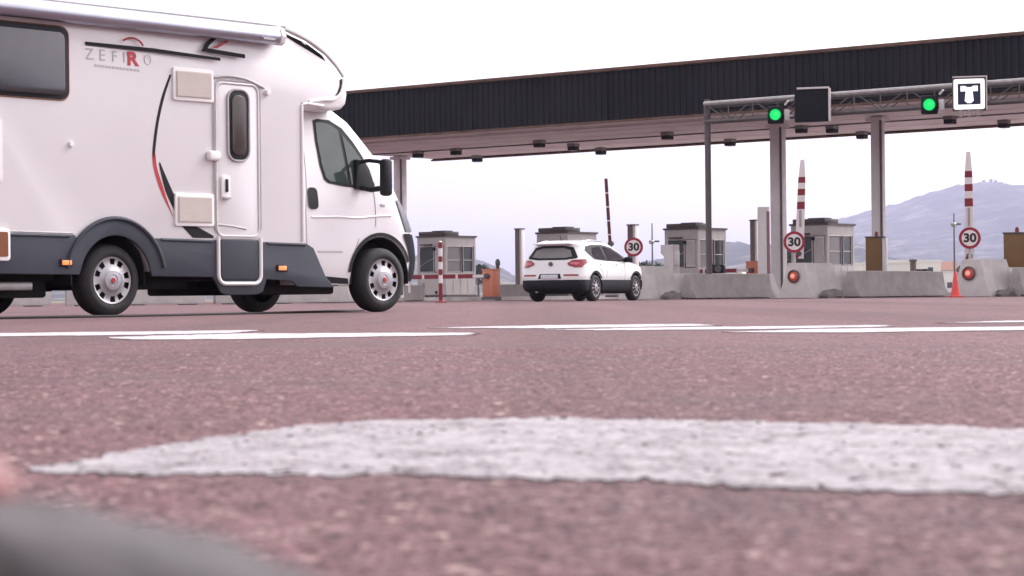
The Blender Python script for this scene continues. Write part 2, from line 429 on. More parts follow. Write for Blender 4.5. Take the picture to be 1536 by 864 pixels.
def paint_material(name, k, pits):
    ma = bpy.data.materials.new(name); ma.use_nodes = True
    t = ma.node_tree; n = t.nodes; L = t.links.new; b = n['Principled BSDF']; b.inputs['Roughness'].default_value = 0.85
    b.inputs['Specular IOR Level'].default_value = 0.25
    tc = n.new('ShaderNodeTexCoord')
    a = n.new('ShaderNodeTexNoise'); a.inputs['Scale'].default_value = 75; a.inputs['Detail'].default_value = 6; a.inputs['Roughness'].default_value = 0.75
    c = n.new('ShaderNodeTexNoise'); c.inputs['Scale'].default_value = 9; c.inputs['Detail'].default_value = 5
    L(tc.outputs['Object'], a.inputs['Vector']); L(tc.outputs['Object'], c.inputs['Vector'])
    ad = n.new('ShaderNodeMath'); ad.operation = 'MULTIPLY_ADD'; ad.inputs[1].default_value = 0.45; L(c.outputs[0], ad.inputs[0]); L(a.outputs[0], ad.inputs[2])
    r = n.new('ShaderNodeValToRGB'); L(ad.outputs[0], r.inputs[0]); e = r.color_ramp.elements
    e[0].position = 0.57; e[0].color = (0.10*k, 0.082*k, 0.088*k, 1); e[1].position = 0.86; e[1].color = (0.33*k, 0.31*k, 0.325*k, 1)
    q = e.new(0.68); q.color = (0.235*k, 0.215*k, 0.227*k, 1)
    vo = n.new('ShaderNodeTexVoronoi'); vo.inputs['Scale'].default_value = 70; L(tc.outputs['Object'], vo.inputs['Vector'])
    se = n.new('ShaderNodeSeparateColor'); L(vo.outputs['Color'], se.inputs[0])
    pr = n.new('ShaderNodeMapRange'); pr.inputs['From Min'].default_value = 0.72; pr.inputs['From Max'].default_value = 1.0; pr.inputs['To Max'].default_value = pits; L(se.outputs[0], pr.inputs['Value'])
    mi = n.new('ShaderNodeMix'); mi.data_type = 'RGBA'; L(pr.outputs[0], mi.inputs[0]); L(r.outputs[0], mi.inputs[6]); mi.inputs[7].default_value = (0.075, 0.058, 0.063, 1)
    L(mi.outputs[2], b.inputs['Base Color'])
    bp = n.new('ShaderNodeBump'); bp.inputs['Strength'].default_value = 0.4; bp.inputs['Distance'].default_value = 0.003
    L(a.outputs[0], bp.inputs['Height']); L(bp.outputs[0], b.inputs['Normal'])
    return ma
M['paint'] = paint_material('worn white road paint', 1.17, 0.42)
M['paint_glare'] = paint_material('glare bright road paint', 1.9, 0.5)  # far stripes: grazing-angle glare put into a brighter paint colour
M['paint_edge'] = mat('dark paint edge', (0.06, 0.045, 0.05), 0.9, var=0.3, scale=40)  # side walls darker than the paint surface
def marking(poly, jit, seg, th=0.006, name='road_marking', pm='paint'):
    """thick thermoplastic paint with a ragged, dark edge"""
    P = []
    for i, p in enumerate(poly):
        a, b = Vector(p), Vector(poly[(i+1) % len(poly)]); k = max(1, int((b-a).length/seg))
        for j in range(k): P.append(a.lerp(b, j/k))
    k = len(P); ph = [random.uniform(-1, 1) for _ in P]
    for i in range(k): P[i] = P[i] + Vector((0, 1))*jit*1.6*MN.fractal(Vector((P[i].x, P[i].y, 0))*(.10/seg), .8, 2, 3)
    P = [P[i] + Vector((random.uniform(-1, 1), random.uniform(-1, 1)))*jit*.6 + Vector((ph[i], ph[i-1]))*jit*.5 for i in range(k)]
    vv, _, ff, *_ = delaunay_2d_cdt(P, [], [list(range(k))], 1, 1e-6)
    b = MB()
    b.add([(p.x, p.y, th) for p in vv], [list(f) for f in ff], M[pm])
    vs = [(p.x, p.y, th) for p in P] + [(p.x, p.y, 0.0005) for p in P]
    b.add(vs, [(i, (i+1) % k, k+(i+1) % k, k+i) for i in range(k)], M['paint_edge'])
    return struct(b.build(name, None, 20))
big = [(-0.462, 2.075), (-0.44, 2.18), (-0.41, 2.35), (-0.36, 2.52), (-0.30, 2.68), (-0.24, 2.79), (-0.17, 2.86), (-0.08, 2.885), (0.11, 2.84), (0.43, 2.67), (0.62, 2.545),
       (0.95, 2.36), (0.82, 1.50), (0.40, 1.735), (0.13, 1.87), (-0.04, 1.965), (-0.23, 2.005), (-0.41, 2.03)]
def in_poly(x, y, P):
    c = np.zeros(x.shape, bool); j = len(P)-1
    for i in range(len(P)):
        (xi, yi), (xj, yj) = P[i], P[j]
        c ^= ((yi > y) != (yj > y)) & (x < (xj-xi)*(y-yi)/((yj-yi) or 1e-9)+xi); j = i
    return c
bp_ = [(p.x*.957, p.y*.957) for p in smooth_line([(a_, b_, 0) for a_, b_ in big], 4, True)]
jx = NX + .016*(vnoise(NX, NY, .03, 7)-.5) + .012*(vnoise(NX, NY, .008, 8)-.5)
jy = NY + .050*(vnoise(NX, NY, .05, 9)-.5) + .030*(vnoise(NX, NY, .011, 10)-.5)
keep = in_poly(jx, jy, bp_) & ~((vnoise(NX, NY, .012, 12) > .86) & (vnoise(NX, NY, .05, 13) > .5))
me = grid_mesh('road_marking', NX, NY, stones(NX, NY)*.75+.0032, keep, M['paint']); me.materials.append(M['paint_edge'])
bm = bmesh.new(); bm.from_mesh(me)
ex = bmesh.ops.extrude_edge_only(bm, edges=[e for e in bm.edges if e.is_boundary])
for v in [x for x in ex['geom'] if isinstance(x, bmesh.types.BMVert)]: v.co.z -= .0042
for f in [x for x in ex['geom'] if isinstance(x, bmesh.types.BMFace)]: f.material_index = 1
bm.to_mesh(me); bm.free()
struct(link('road_marking', me))
for q in ([(-2.9, 10.35), (-2.5, 10.95), (-1.25, 11.05), (-1.32, 10.1), (-1.9, 9.9), (-2.9, 9.9)],
          [(-1.72, 9.35), (-1.25, 10.0), (-0.17, 9.6), (-0.17, 9.0), (-1.15, 8.62), (-1.55, 8.85)],
          [(-0.42, 11.2), (0.2, 11.75), (0.95, 11.7), (1.05, 10.9), (0.16, 10.6)],
          [(0.14, 10.1), (0.62, 10.5), (1.75, 10.55), (1.75, 10.1), (1.1, 9.65), (0.5, 9.75)],
          [(0.84, 9.05), (1.3, 9.6), (3.0, 9.7), (3.0, 9.0), (2.0, 8.85), (1.36, 8.62)],
          [(2.15, 11.0), (2.6, 11.6), (3.6, 11.6), (3.6, 11.0)]):
    marking(q, 0.045, 0.05, 0.003, pm='paint_glare')

# ------------------------------------------------------------------ hills, haze
def hill_material():
    ma = bpy.data.materials.new('wooded hillside'); ma.use_nodes = True
    t = ma.node_tree; n = t.nodes; L = t.links.new; b = n['Principled BSDF']; b.inputs['Roughness'].default_value = 1.0; b.inputs['Specular IOR Level'].default_value = 0.0
    tc = n.new('ShaderNodeTexCoord'); a = n.new('ShaderNodeTexNoise'); a.inputs['Scale'].default_value = 0.01; a.inputs['Detail'].default_value = 9; a.inputs['Roughness'].default_value = 0.65
    L(tc.outputs['Object'], a.inputs['Vector'])
    r = n.new('ShaderNodeValToRGB'); L(a.outputs[0], r.inputs[0]); e = r.color_ramp.elements
    e[0].position = 0.36; e[0].color = (0.016, 0.024, 0.016, 1); e[1].position = 0.70; e[1].color = (0.26, 0.24, 0.21, 1)
    q = e.new(0.52); q.color = (0.05, 0.06, 0.045, 1)
    L(r.outputs[0], b.inputs['Base Color'])
    return ma
M['hill'] = hill_material()
def lerp_table(tab, x):
    if x <= tab[0][0]: return tab[0][1]
    for (a, b), (c, d) in zip(tab, tab[1:]):
        if x <= c:
            t = (x-a)/(c-a); t = t*t*(3-2*t)*0.4 + t*0.6
            return b+(d-b)*t
    return tab[-1][1]
def hill(name, X0, X1, Yf, Yr, Yb, prof, amp, nx=800, ny=40):
    b = MB(); vs = []; fs = []
    for i in range(nx+1):
        x = X0+(X1-X0)*i/nx; h = prof(x)
        for j in range(ny+1):
            t = j/ny; y = Yf+(Yb-Yf)*t; tr = (Yr-Yf)/(Yb-Yf)
            s = (t/tr) if t < tr else 1-(t-tr)/(1-tr)*0.9
            s = s*s*(3-2*s)*0.35 + s*0.65
            xx = x*(y/Yr)*0.35 + x*0.65
            nz = MN.fractal(Vector((xx*0.0028, y*0.0028, 0)), 0.9, 2.1, 6)
            rough = MN.fractal(Vector((xx*0.05, y*0.012, 3)), 0.8, 2.1, 3)
            z = h*s + amp*nz*min(1, s*1.5)*(0.35 if abs(t-tr) < .04 else 1) + rough*amp*0.30*(s > .05)
            vs.append((xx, y, max(z, -0.5) if s > 0.01 else -0.5))
    for i in range(nx):
        for j in range(ny):
            a = i*(ny+1)+j; fs.append((a, a+ny+1, a+ny+2, a+1))
    b.add(vs, fs, M['hill'], True)
    return struct(b.build(name, None, 180))
def ridge(tab, Y):
    t2 = [(((px-768)/FPX*Y), (444-ROLL*(px-768)-py)/FPX*Y) for px, py in tab]
    return lambda x: lerp_table(t2, x)
hill('hills', -2400, 4300, 3300, 6400, 7500,
     ridge([(-400, 400), (600, 396), (720, 398), (800, 422), (940, 422), (1000, 408), (1090, 392), (1200, 356), (1230, 336), (1275, 325), (1310, 315), (1345, 306), (1375, 294), (1405, 285), (1432, 276), (1470, 272), (1500, 273), (1518, 283), (1536, 295), (1580, 318), (1700, 350), (2200, 395)], 6400), 13)
hill('hills', -1500, 2900, 2000, 3700, 4400,
     ridge([(-300, 398), (640, 384), (712, 389), (745, 400), (790, 424), (860, 424), (950, 394), (1000, 386), (1060, 368), (1100, 362), (1130, 370), (1165, 366), (1190, 352), (1215, 344), (1260, 372), (1340, 402), (1700, 412), (2100, 412)], 3700), 9)
hz = bpy.data.materials.new('haze air'); hz.use_nodes = True
for nd in list(hz.node_tree.nodes):
    if nd.type == 'BSDF_PRINCIPLED': hz.node_tree.nodes.remove(nd)
pv = hz.node_tree.nodes.new('ShaderNodeVolumePrincipled'); pv.inputs['Color'].default_value = (0.72, 0.73, 1.0, 1); pv.inputs['Density'].default_value = 0.000135; pv.inputs['Anisotropy'].default_value = 0.0
hz.node_tree.links.new(pv.outputs[0], [x for x in hz.node_tree.nodes if x.type == 'OUTPUT_MATERIAL'][0].inputs['Volume'])
g = MB(); g.box((550, 4080, 249), (11000, 8560, 502), hz); struct(g.build('haze'), 'stuff')

# ------------------------------------------------------------------ far town, trees, lamp posts
def house(label, px, Y, wd, dp, hg, flat, ma, base=0.0, group='white buildings of the far town'):
    t = thing('house', label, 'house', XY(px, Y, base), random.uniform(-.25, .25), group)
    b = MB(); b.box((0, dp/2, hg/2), (wd, dp, hg), ma); b.build('wall', t)
    b = MB()
    if flat: b.box((0, dp/2, hg+.2), (wd+.3, dp+.3, .4), M['house'])
    else: b.prism([(-.4, hg), (dp+.4, hg), (dp/2, hg+dp*.22)], lambda p, q, s: (s, p, q), -wd/2-.3, wd/2+.3, M['roof_tile'])
    b.build('roof', t)
    n = max(2, int(wd/3.2))
    for fl in range(max(1, int(hg/3))):
        for i in range(n):
            b = MB(); b.box((-wd/2+wd*(i+.5)/n, -.02, 1.6+fl*3), (1.1, .08, 1.3), M['booth_glass']); b.build('window', t)
for a in (('white flat roofed house seen between the brown cabinet and the far lamp pole', 1342, 420, 10, 9, 5.6, True, M['house']),
          ('cream house with clay roof behind the second jersey barrier', 1360, 520, 9, 8, 5.2, False, M['house_cream']),
          ('tallest white block of the far town right of the canopy column', 1380, 460, 9, 10, 6.4, True, M['house']),
          ('white house with clay roof just left of the third concrete nose', 1402, 500, 10, 9, 5.0, False, M['house']),
          ('white warehouse low behind the tall white post', 1108, 480, 12, 12, 4.4, True, M['house']),
          ('cream low house behind the orange cabinet beside the white post', 1086, 430, 7, 9, 4.0, True, M['house_cream']),
          ('long white shed low behind the orange barrier cabinet on the left', 768, 520, 12, 14, 3.0, True, M['house']),
          ('white house peeping out right of the fourth booth', 1292, 450, 7, 9, 5.8, True, M['house']),
          ('white building behind the brown cabinet at the right frame edge', 1500, 470, 11, 9, 4.0, False, M['house'])):
    house(*a)

def leaf_clump(b, c, r, n, ma, sz):
    for _ in range(n):
        d = Vector((random.gauss(0, 1), random.gauss(0, 1), random.gauss(0, 1))).normalized()*r*random.uniform(.45, 1.05)
        p = Vector(c)+Vector((d.x, d.y, d.z*.85)); a = Vector((random.uniform(-1, 1), random.uniform(-1, 1), random.uniform(-1, 1))).normalized(); e = a.orthogonal().normalized()
        s = sz*random.uniform(.6, 1.4)
        b.add([p-a*s, p+e*s*.6, p+a*s, p-e*s*.6], [(0, 1, 2, 3)], ma)
def tree(label, px, Y, h, cr_):
    t = thing('tree', label, 'tree', XY(px, Y, 0), random.uniform(0, 6), 'far trees beyond the plaza')
    b = MB(); b.tube([(0, 0, 0), (.1, 0, h*.3), (0, .1, h*.55)], .22, M['bark'], 7, r2=.1)
    for k in range(4):
        an = k*1.6; b.tube([(.1, 0, h*.32), (math.cos(an)*cr_*.5, math.sin(an)*cr_*.5, h*.6)], .09, M['bark'], 5, r2=.03)
    b.build('trunk', t)
    b = MB()
    for k in range(11):
        c = (random.uniform(-1, 1)*cr_*.6, random.uniform(-1, 1)*cr_*.6, h*random.uniform(.45, .88)); leaf_clump(b, c, cr_*.45, 90, M['leaf'], .28)
    b.build('crown', t)
for px, Y, h, c, lab in ((956, 330, 5.2, 2.2, 'small far tree just right of the leftmost speed sign'), (968, 320, 4.6, 1.8, 'low far tree second from the leftmost speed sign'),
                    (978, 340, 4.9, 2.0, 'far tree standing behind the thin lamp post'), (989, 325, 4.6, 2.2, 'far tree touching the left edge of the third booth'),
                    (1198, 300, 8.0, 2.6, 'tall dark far tree behind the middle speed sign'), (718, 380, 6.0, 2.4, 'far tree against the right side of the leftmost booth'),
                    (1448, 380, 4.6, 1.6, 'far tree hidden behind the rightmost speed sign')):
    tree(lab, px, Y, h, c)
def lamp_post(label, px, Y, h, zb):
    t = thing('lamp_post', label, 'lamp post', XY(px, Y, 0), 0.3)
    b = MB(); b.tube([(0, 0, 0), (0, 0, h)], .10, M['dark_steel'], 8, r2=.05); b.build('pole', t)
    b = MB(); b.box((.18, 0, zb), (.9, .25, .16), M['dark_steel'], bev=.03); b.lathe([(0.0, -.28), (.2, -.2), (.26, 0), (.2, .1), (0, .14)], M['steel'], 14, c=(-.05, 0, zb)); b.build('lamp_head', t)
lamp_post('thin pinkish lamp post standing between the leftmost speed sign and a booth', 979, 190, ZZ(979, 335, 190), ZZ(979, 362, 190))
lamp_post('dark far lamp post just left of the rightmost speed sign', 1432, 190, ZZ(1432, 320, 190), ZZ(1432, 336, 190))

# small fort on the summit
t = thing('hilltop_fort', 'tiny stone fort on the summit of the far hill', 'fort', XY(1487, 6390, ZZ(1487, 276, 6390)), 0.2)
b = MB(); b.box((0, 0, 1), (70, 24, 8), M['hill']); b.build('wall', t)
for dx, hh in ((-20, 6), (2, 9), (17, 6)):
    b = MB(); b.box((dx, 0, 5.2+hh/2), (7, 9, hh), M['hill']); b.build('tower', t)

# ------------------------------------------------------------------ toll canopy
CU0, CU1, CV0, CV1, CZ0, CZ1 = -62.0, -14.0, 61.8, 73.8, 6.16, 7.92
cx = thing('toll_canopy', 'long flat toll plaza canopy with charcoal corrugated fascia on steel columns', 'canopy', W(CU0, CV0), AL)
LN, DP = CU1-CU0, CV1-CV0
def corr(name, x0, x1, y, z0, z1, out):
    b = MB(); vs = []; fs = []; n = int((x1-x0)/.25)
    prof = []
    for i in range(n):
        x = x0+(x1-x0)*i/n; s = (x1-x0)/n
        prof += [(x, 0), (x+s*.55, 0), (x+s*.65, .045), (x+s*.9, .045)]
    prof.append((x1, 0))
    for x, d in prof: vs += [(x, y+out*d, z0), (x, y+out*d, z1)]
    for i in range(len(prof)-1): fs.append((2*i, 2*i+2, 2*i+3, 2*i+1))
    b.add(vs, fs, M['fascia']); return b.build(name, cx, 10)
corr('fascia', 0, LN, 0, CZ0, CZ1-.06, -1)
corr('fascia', 0, LN, DP, CZ0, CZ1-.06, 1)
for x in (0.0, LN):
    b = MB(); b.box((x, DP/2, (CZ0+CZ1)/2), (.06, DP-.02, CZ1-CZ0-.08), M['fascia']); b.build('fascia', cx)
b = MB()
for y in (-.03, DP+.03): b.box((LN/2, y, CZ1), (LN+.2, .22, .10), M['rust'])
for x in (-.03, LN+.03): b.box((x, DP/2, CZ1), (.22, DP-.2, .10), M['rust'])
b.build('coping', cx)
b = MB()
for y in (-.02, DP+.02): b.box((LN/2, y, CZ0-.03), (LN+.1, .14, .07), M['rust'])
b.build('drip_trim', cx)
for k in range(1, 8):
    b = MB(); b.box((LN*k/8, -.055, (CZ0+CZ1)/2-.02), (.035, .02, CZ1-CZ0-.14), M['fascia']); b.build('panel_joint', cx)
b = MB(); b.tube([(0.4, 2.2, CZ0-.0), (LN-.4, 2.2, CZ0-.0)], .035, M['column'], 8); b.tube([(0.4, 7.4, CZ0-.0), (LN-.4, 7.4, CZ0-.0)], .025, M['dark_steel'], 8); b.build('conduit', cx)
b = MB(); b.box((LN/2, DP/2, CZ1-.2), (LN-.1, DP-.1, .1), M['booth_dark']); b.build('roof_deck', cx)
b = MB()
npn = 12
for k in range(npn):
    y0, y1 = DP*k/npn, DP*(k+1)/npn
    b.box((LN/2, (y0+y1)/2, CZ0+.05+(.012 if k % 2 else 0)), (LN-.12, (y1-y0)-.02, .05), M['soffit'])
b.build('soffit', cx)
def col_at(px, v, r):
    # in canopy local coordinates
    k = (px-768)/FPX; u = (k*V.y*v - V.x*v)/(U.x-k*U.y)
    return u-CU0, v-CV0
for px, v, rr in ((602, 71.0, .21), (1169, 67.3, .22), (1319, 67.1, .19)):
    x, y = col_at(px, v, rr)
    b = MB()
    b.prism(rrect(-rr, -rr, rr, rr, .05, 2), lambda p, q, s: (x+p, y+q, s), 0.15, CZ0+.03, M['column'])
    b.box((x, y, .20), (.62, .62, .1), M['column'])
    b.box((x, y, CZ0-.08), (.62, .62, .12), M['column'])
    b.tube([(x+rr+.04, y-rr-.03, .2), (x+rr+.04, y-rr-.03, CZ0)], .045, M['dark_steel'], 8)
    b.build('column', cx)
# soffit floodlights
lamps = [(627, 228), (735, 236), (809, 212), (860, 217), (909, 224), (1001, 200), (1095, 210), (1248, 190), (1293, 199), (1425, 176), (1506, 182), (684, 224), (1164, 202), (1202, 190)]
for px, py in lamps:
    d = (right*(px-768) + up*(432-py) + fwd*FPX); tt = (CZ0-.02-CAMZ)/d.z; p = Vector((0, 0, CAMZ)) + d*tt
    x, y = p.dot(U)-CU0, p.dot(V)-CV0
    y = min(max(y, .6), DP-.6)
    b = MB(); b.box((x, y, CZ0-.04), (.34, .38, .12), M['booth_pale_glass']); b.box((x, y, CZ0-.17), (.32, .36, .15), M['black'], bev=.012)
    b.box((x, y, CZ0-.252), (.26, .30, .02), M['booth_pale_glass'])
    b.build('floodlight', cx)

# ------------------------------------------------------------------ sign gantry in front of the canopy
GV = 60.0
def gu(px, v=GV): k = (px-768)/FPX; return (k*V.y*v - V.x*v)/(U.x-k*U.y)
g0 = gu(1064); gl = -16-g0
gt = thing('sign_gantry', 'slim steel lattice gantry on a dark pole in front of the canopy', 'gantry', W(g0, GV), AL)
b = MB(); b.tube([(0, 0, 0), (0, 0, 6.45)], .10, M['dark_steel'], 12); b.box((0, 0, .02), (.5, .5, .04), M['dark_steel'])
b.build('pole', gt)
b = MB(); b.tube([(gl, 0, 0), (gl, 0, 6.45)], .10, M['dark_steel'], 12); b.box((gl, 0, .02), (.5, .5, .04), M['dark_steel']); b.build('pole', gt)
zt, zb_ = 6.30, 5.72
b = MB()
for yy, z, r in ((-.18, zt, .075), (.25, zt-.05, .05), (-.18, zb_, .055), (.25, zb_, .05)): b.tube([(0, yy, z), (gl, yy, z)], r, M['steel'] if r > .06 else M['lattice'], 8)  # upper front chord in paler steel, its highlight put into the colour
b.build('chord', gt)
b = MB(); n = int(gl/.9)
for i in range(n):
    x0, x1 = gl*i/n, gl*(i+1)/n
    b.tube([(x0, -.18, zb_ if i % 2 else zt), (x1, -.18, zt if i % 2 else zb_)], .020, M['lattice'], 6)
    b.tube([(x0, -.18, zb_), (x0, -.18, zt)], .020, M['lattice'], 6)
    b.tube([(x0, -.18, zb_), (x0, .25, zb_)], .018, M['lattice'], 6)
    b.tube([(x0, .25, zb_ if i % 2 else zt), (x1, .25, zt if i % 2 else zb_)], .018, M['lattice'], 6)
b.build('lattice', gt)
b = MB(); b.tube([(.1, .05, zt-.16), (gl-.1, .05, zt-.16)], .05, M['black'], 6); b.build('cable_tray', gt)

def traffic_light(label, px, py):
    u = gu(px, GV-.5); z = ZZ(px, py, W(u, GV-.5).y)
    t = thing('traffic_light', label, 'traffic light', W(u, GV-.5, z), R(-14), 'green lane lights on the gantry')
    b = MB(); b.box((0, 0.06, 0), (.5, .2, .56), M['black'], bev=.05); b.tube([(.0, .15, 0), (.12, .5, .15)], .04, M['steel'], 8); b.build('housing', t)
    b = MB(); b.lathe([(.20, -.06), (.215, -.06), (.215, -.24), (.205, -.24), (.205, -.06)], M['black'], 24, 'y', caps=False); b.build('hood', t)
    b = MB(); b.lathe([(0, -.085), (.10, -.078), (.175, -.05)], M['green_lamp'], 24, 'y'); b.build('lens', t)
    b = MB(); b.box((.36, .02, -.02), (.16, .22, .34), M['column'], bev=.03); b.tube([(.3, 0, .30), (.42, -.08, .42)], .035, M['white_plain'], 6); b.build('camera_box', t)
traffic_light('lit green light left of the blank dark panel on the gantry', 1166, 172)
traffic_light('lit green light left of the blue and white T sign', 1397, 157)

# blank panel seen dark, pale trim on top and right edge
u = gu(1221, GV-.65); zc = ZZ(1221, 158, W(u, GV-.65).y)
t = thing('lane_sign', 'blank dark square lane panel with pale top and side trim on the gantry', 'sign', W(u, GV-.65, zc), R(-16))
b = MB(); b.box((0, 0, 0), (1.06, .12, 1.02), M['panel_black'], bev=.012); b.build('panel', t)
b = MB(); b.box((.04, -.03, .53), (.98, .20, .055), M['booth_light']); b.box((.55, -.03, .0), (.055, .20, 1.02), M['booth_light']); b.build('trim', t)
b = MB()
for zz in (.28, .18, -.3): b.tube([(-.56, 0, zz), (-.72, .1, zz)], .03, M['steel'], 8)
b.tube([(0, .06, -.3), (0, .5, -.3)], .04, M['steel'], 8); b.tube([(0, .06, .3), (0, .5, .3)], .04, M['steel'], 8)
b.build('bracket', t)
# T sign
u = gu(1457, GV-.45); zc = ZZ(1457, 141, W(u, GV-.45).y)
t = thing('lane_sign', 'square white sign with a white T on a dark blue field on the gantry', 'sign', W(u, GV-.45, zc), R(-13))
b = MB(); b.box((0, .06, 0), (.98, .16, .98), M['dark_steel'], bev=.01); b.build('casing', t)
b = MB(); b.box((.02, -.01, .505), (1.0, .3, .03), M['booth_light']); b.box((.505, -.01, 0), (.03, .3, .98), M['booth_light']); b.build('hood', t)
lit = mat('backlit white sign face', (0.8, 0.8, 0.8), .4, var=0, emit=((1, 1, 1), .35))
b = MB(); b.prism(rrect(-.45, -.45, .45, .45, .06), lambda p, q, s: (p, s, q), -.026, -.02, lit); b.build('sign_face', t)
b = MB(); b.prism(rrect(-.33, -.31, .33, .31, .02), lambda p, q, s: (p, s, q), -.032, -.028, M['sign_blue']); b.build('blue_field', t)
b = MB(); b.prism([(-.25, .24), (-.25, .08), (-.10, .08), (-.13, -.2), (-.05, -.27), (.05, -.27), (.13, -.2), (.10, .08), (.25, .08), (.25, .24), (.12, .24), (.05, .2), (-.05, .2), (-.12, .24)], lambda p, q, s: (p, s, q), -.038, -.034, lit); b.build('letter', t)
b = MB()
for dx in (-.25, .0, .25): b.tube([(dx+.09*math.cos(a), -.05, -.58+.09*math.sin(a)) for a in [k*math.pi/6 for k in range(12)]], .012, M['steel'], 6, closed=True)
b.tube([(0, .12, -.35), (0, .5, -.35)], .04, M['steel'], 8)
b.build('bracket', t)

# ------------------------------------------------------------------ islands
ISL = dict(A=-57.6, B=-51.4, C=-45.4, D=-39.7, E=-33.8, F=-27.9)
b = MB()
for k, u in ISL.items():
    v0 = 63.0 if k in 'AB' else 66.5
    b.prism(rrect(-.95, 0, .95, 80-v0, .5), lambda p, q, s: tuple(W(u-.8+p, v0+q, s)), -.01, .14, M['concrete_pale'])
struct(b.build('kerb'))
def nj(k=1.0, top=.82, wb=.34, wt=.11):
    return [(-wb*k, 0), (-wb*k, .08), (-wb*.55*k, .34), (-wt*k, top), (wt*k, top), (wb*.55*k, .34), (wb*k, .08), (wb*k, 0)]
def nose(label, px, light, group='concrete island noses'):
    u = {950: ISL['D'], 1192: ISL['E'], 1455: ISL['F']}[px]
    v = along(px, u)
    t = thing('concrete_nose', label, 'concrete barrier', W(u, v), AL, group)
    # tapered head block with jersey foot, then the lower wall behind it
    b = MB()
    fr = [(-.72, 0), (-.72, .10), (-.58, .36), (-.36, 1.06), (.36, 1.06), (.58, .36), (.72, .10), (.72, 0)]
    b.prism(fr, lambda p, q, s: (p*(.82 if s < .01 else 1), s + (q*.10 if s < .01 else 0), q), 0, 1.6, M['concrete_pale'], bev=.025)
    b.build('block', t)
    b = MB(); f2 = [(p, min(q, .83)) if q < .9 else (p*1.05, .83) for p, q in fr]
    b.prism(f2, lambda p, q, s: (p, s, q), 1.605, 7.8, M['concrete_pale'], bev=.02)
    b.build('wall', t)
    if light:
        b = MB(); b.lathe([(0, .02), (.19, .02), (.20, -.06), (.165, -.08), (.16, -.02), (0, -.02)], M['dark_steel'], 26, 'y', (-.05, .06, .66)); b.build('lamp_ring', t)
        b = MB(); b.lathe([(0, -.075), (.09, -.07), (.145, -.04), (.15, -.0)], M['red_lamp'], 24, 'y', (-.05, .055, .66)); b.lathe([(0, -.1), (.04, -.098), (.075, -.08)], M['red_lamp_core'], 16, 'y', (-.05, .05, .66)); o = b.build('lamp_lens', t)
    return t, u, v
n1 = nose('pale concrete island nose beside the white car, no lamp on it', 950, False)
n2 = nose('concrete island nose with red lamp and no cone before it', 1192, True)
n3 = nose('concrete island nose with red lamp behind the orange cone', 1455, True)
def jersey(label, loc, rz, L_, group='loose jersey barriers', top=.80):
    t = thing('jersey_barrier', label, 'concrete barrier', loc, rz, group)
    b = MB()
    b.prism([(p, max(q, .03)) for p, q in nj(1.0, top)], lambda p, q, s: (p, s, q), 0, L_, M['concrete'], bev=.02)
    b.build('block', t)
    for yy in (.5, L_*.5, L_-.5):
        b2 = MB(); b2.box((0, yy, .016), (.5, .5, .032), M['concrete']); b2.build('foot', t)
    for yy in (.03, L_-.03):
        b2 = MB(); b2.box((0, yy, .45), (.12, .09, .5), M['concrete']); b2.build('joint_plate', t)
for lab, px0, px1, u in (('grey jersey barrier section between the first and second concrete noses', 1030, 1150, ISL['D']+.95), ('grey jersey barrier section in front of the brown cabinet and canopy column', 1275, 1410, ISL['E']+.95), ('grey jersey barrier section cut by the right edge of the photo', 1524, 1640, ISL['F']+.95)):
    v0, v1 = along(px0, u), along(px1, u)
    jersey(lab, W(u, v0), AL, v1-v0)
# rubble lumps at the feet of the barriers
for px, py, uu, lab in ((1008, 447, ISL['D']+.85, 'dark rubble lump at the left end of the first jersey barrier'), (1248, 446, ISL['E']+.85, 'dark rubble lump at the left end of the middle jersey barrier'), (1513, 443, ISL['F']+.85, 'dark rubble lump by the rightmost jersey barrier')):
    bm = bmesh.new(); bmesh.ops.create_icosphere(bm, subdivisions=3, radius=1)
    for v in bm.verts:
        k = 1+.35*MN.fractal(v.co*1.6+Vector((px, 0, 0)), .9, 2, 3); v.co = Vector((v.co.x*.32*k, v.co.y*.45*k, max(-.02, v.co.z*.24*k)))
    b = MB(); b.addbm(bm, M['rubble'], True); o = b.build('rubble', None, 40); p = W(uu+.12, along(px, uu+.12)); o.location = p; o.rotation_euler = (0, 0, .4)
    tag(o, lab, 'rubble', 'rubble lumps by the barriers')
# low barriers seen beneath the motorhome, at the left side of the plaza
labs = ['low concrete barrier seen beneath the rear overhang of the motorhome', 'low concrete barrier seen just behind the rear wheel of the motorhome', 'low concrete barrier seen below the entry step of the motorhome', 'low concrete barrier seen between step and front wheel of the motorhome']
xs = [(-17.2, 62.5), (-12.9, 63.6), (-8.8, 65.0), (-6.6, 69.0)]
for i, (x, y) in enumerate(xs):
    jersey(labs[i], (x, y, 0), R(-75 if i < 3 else -60), 4.0 if i < 3 else 3.0, 'barriers seen beneath the motorhome')
jersey('low grey barrier behind the orange barrier cabinet, left of the white car', XY(742, 88), R(-84), 4.4, 'low barriers by the left booths', top=.62)
jersey('low grey barrier between the motorhome bumper and the leftmost booth', XY(606, 86), R(-90), .8, 'low barriers by the left booths', top=.62)

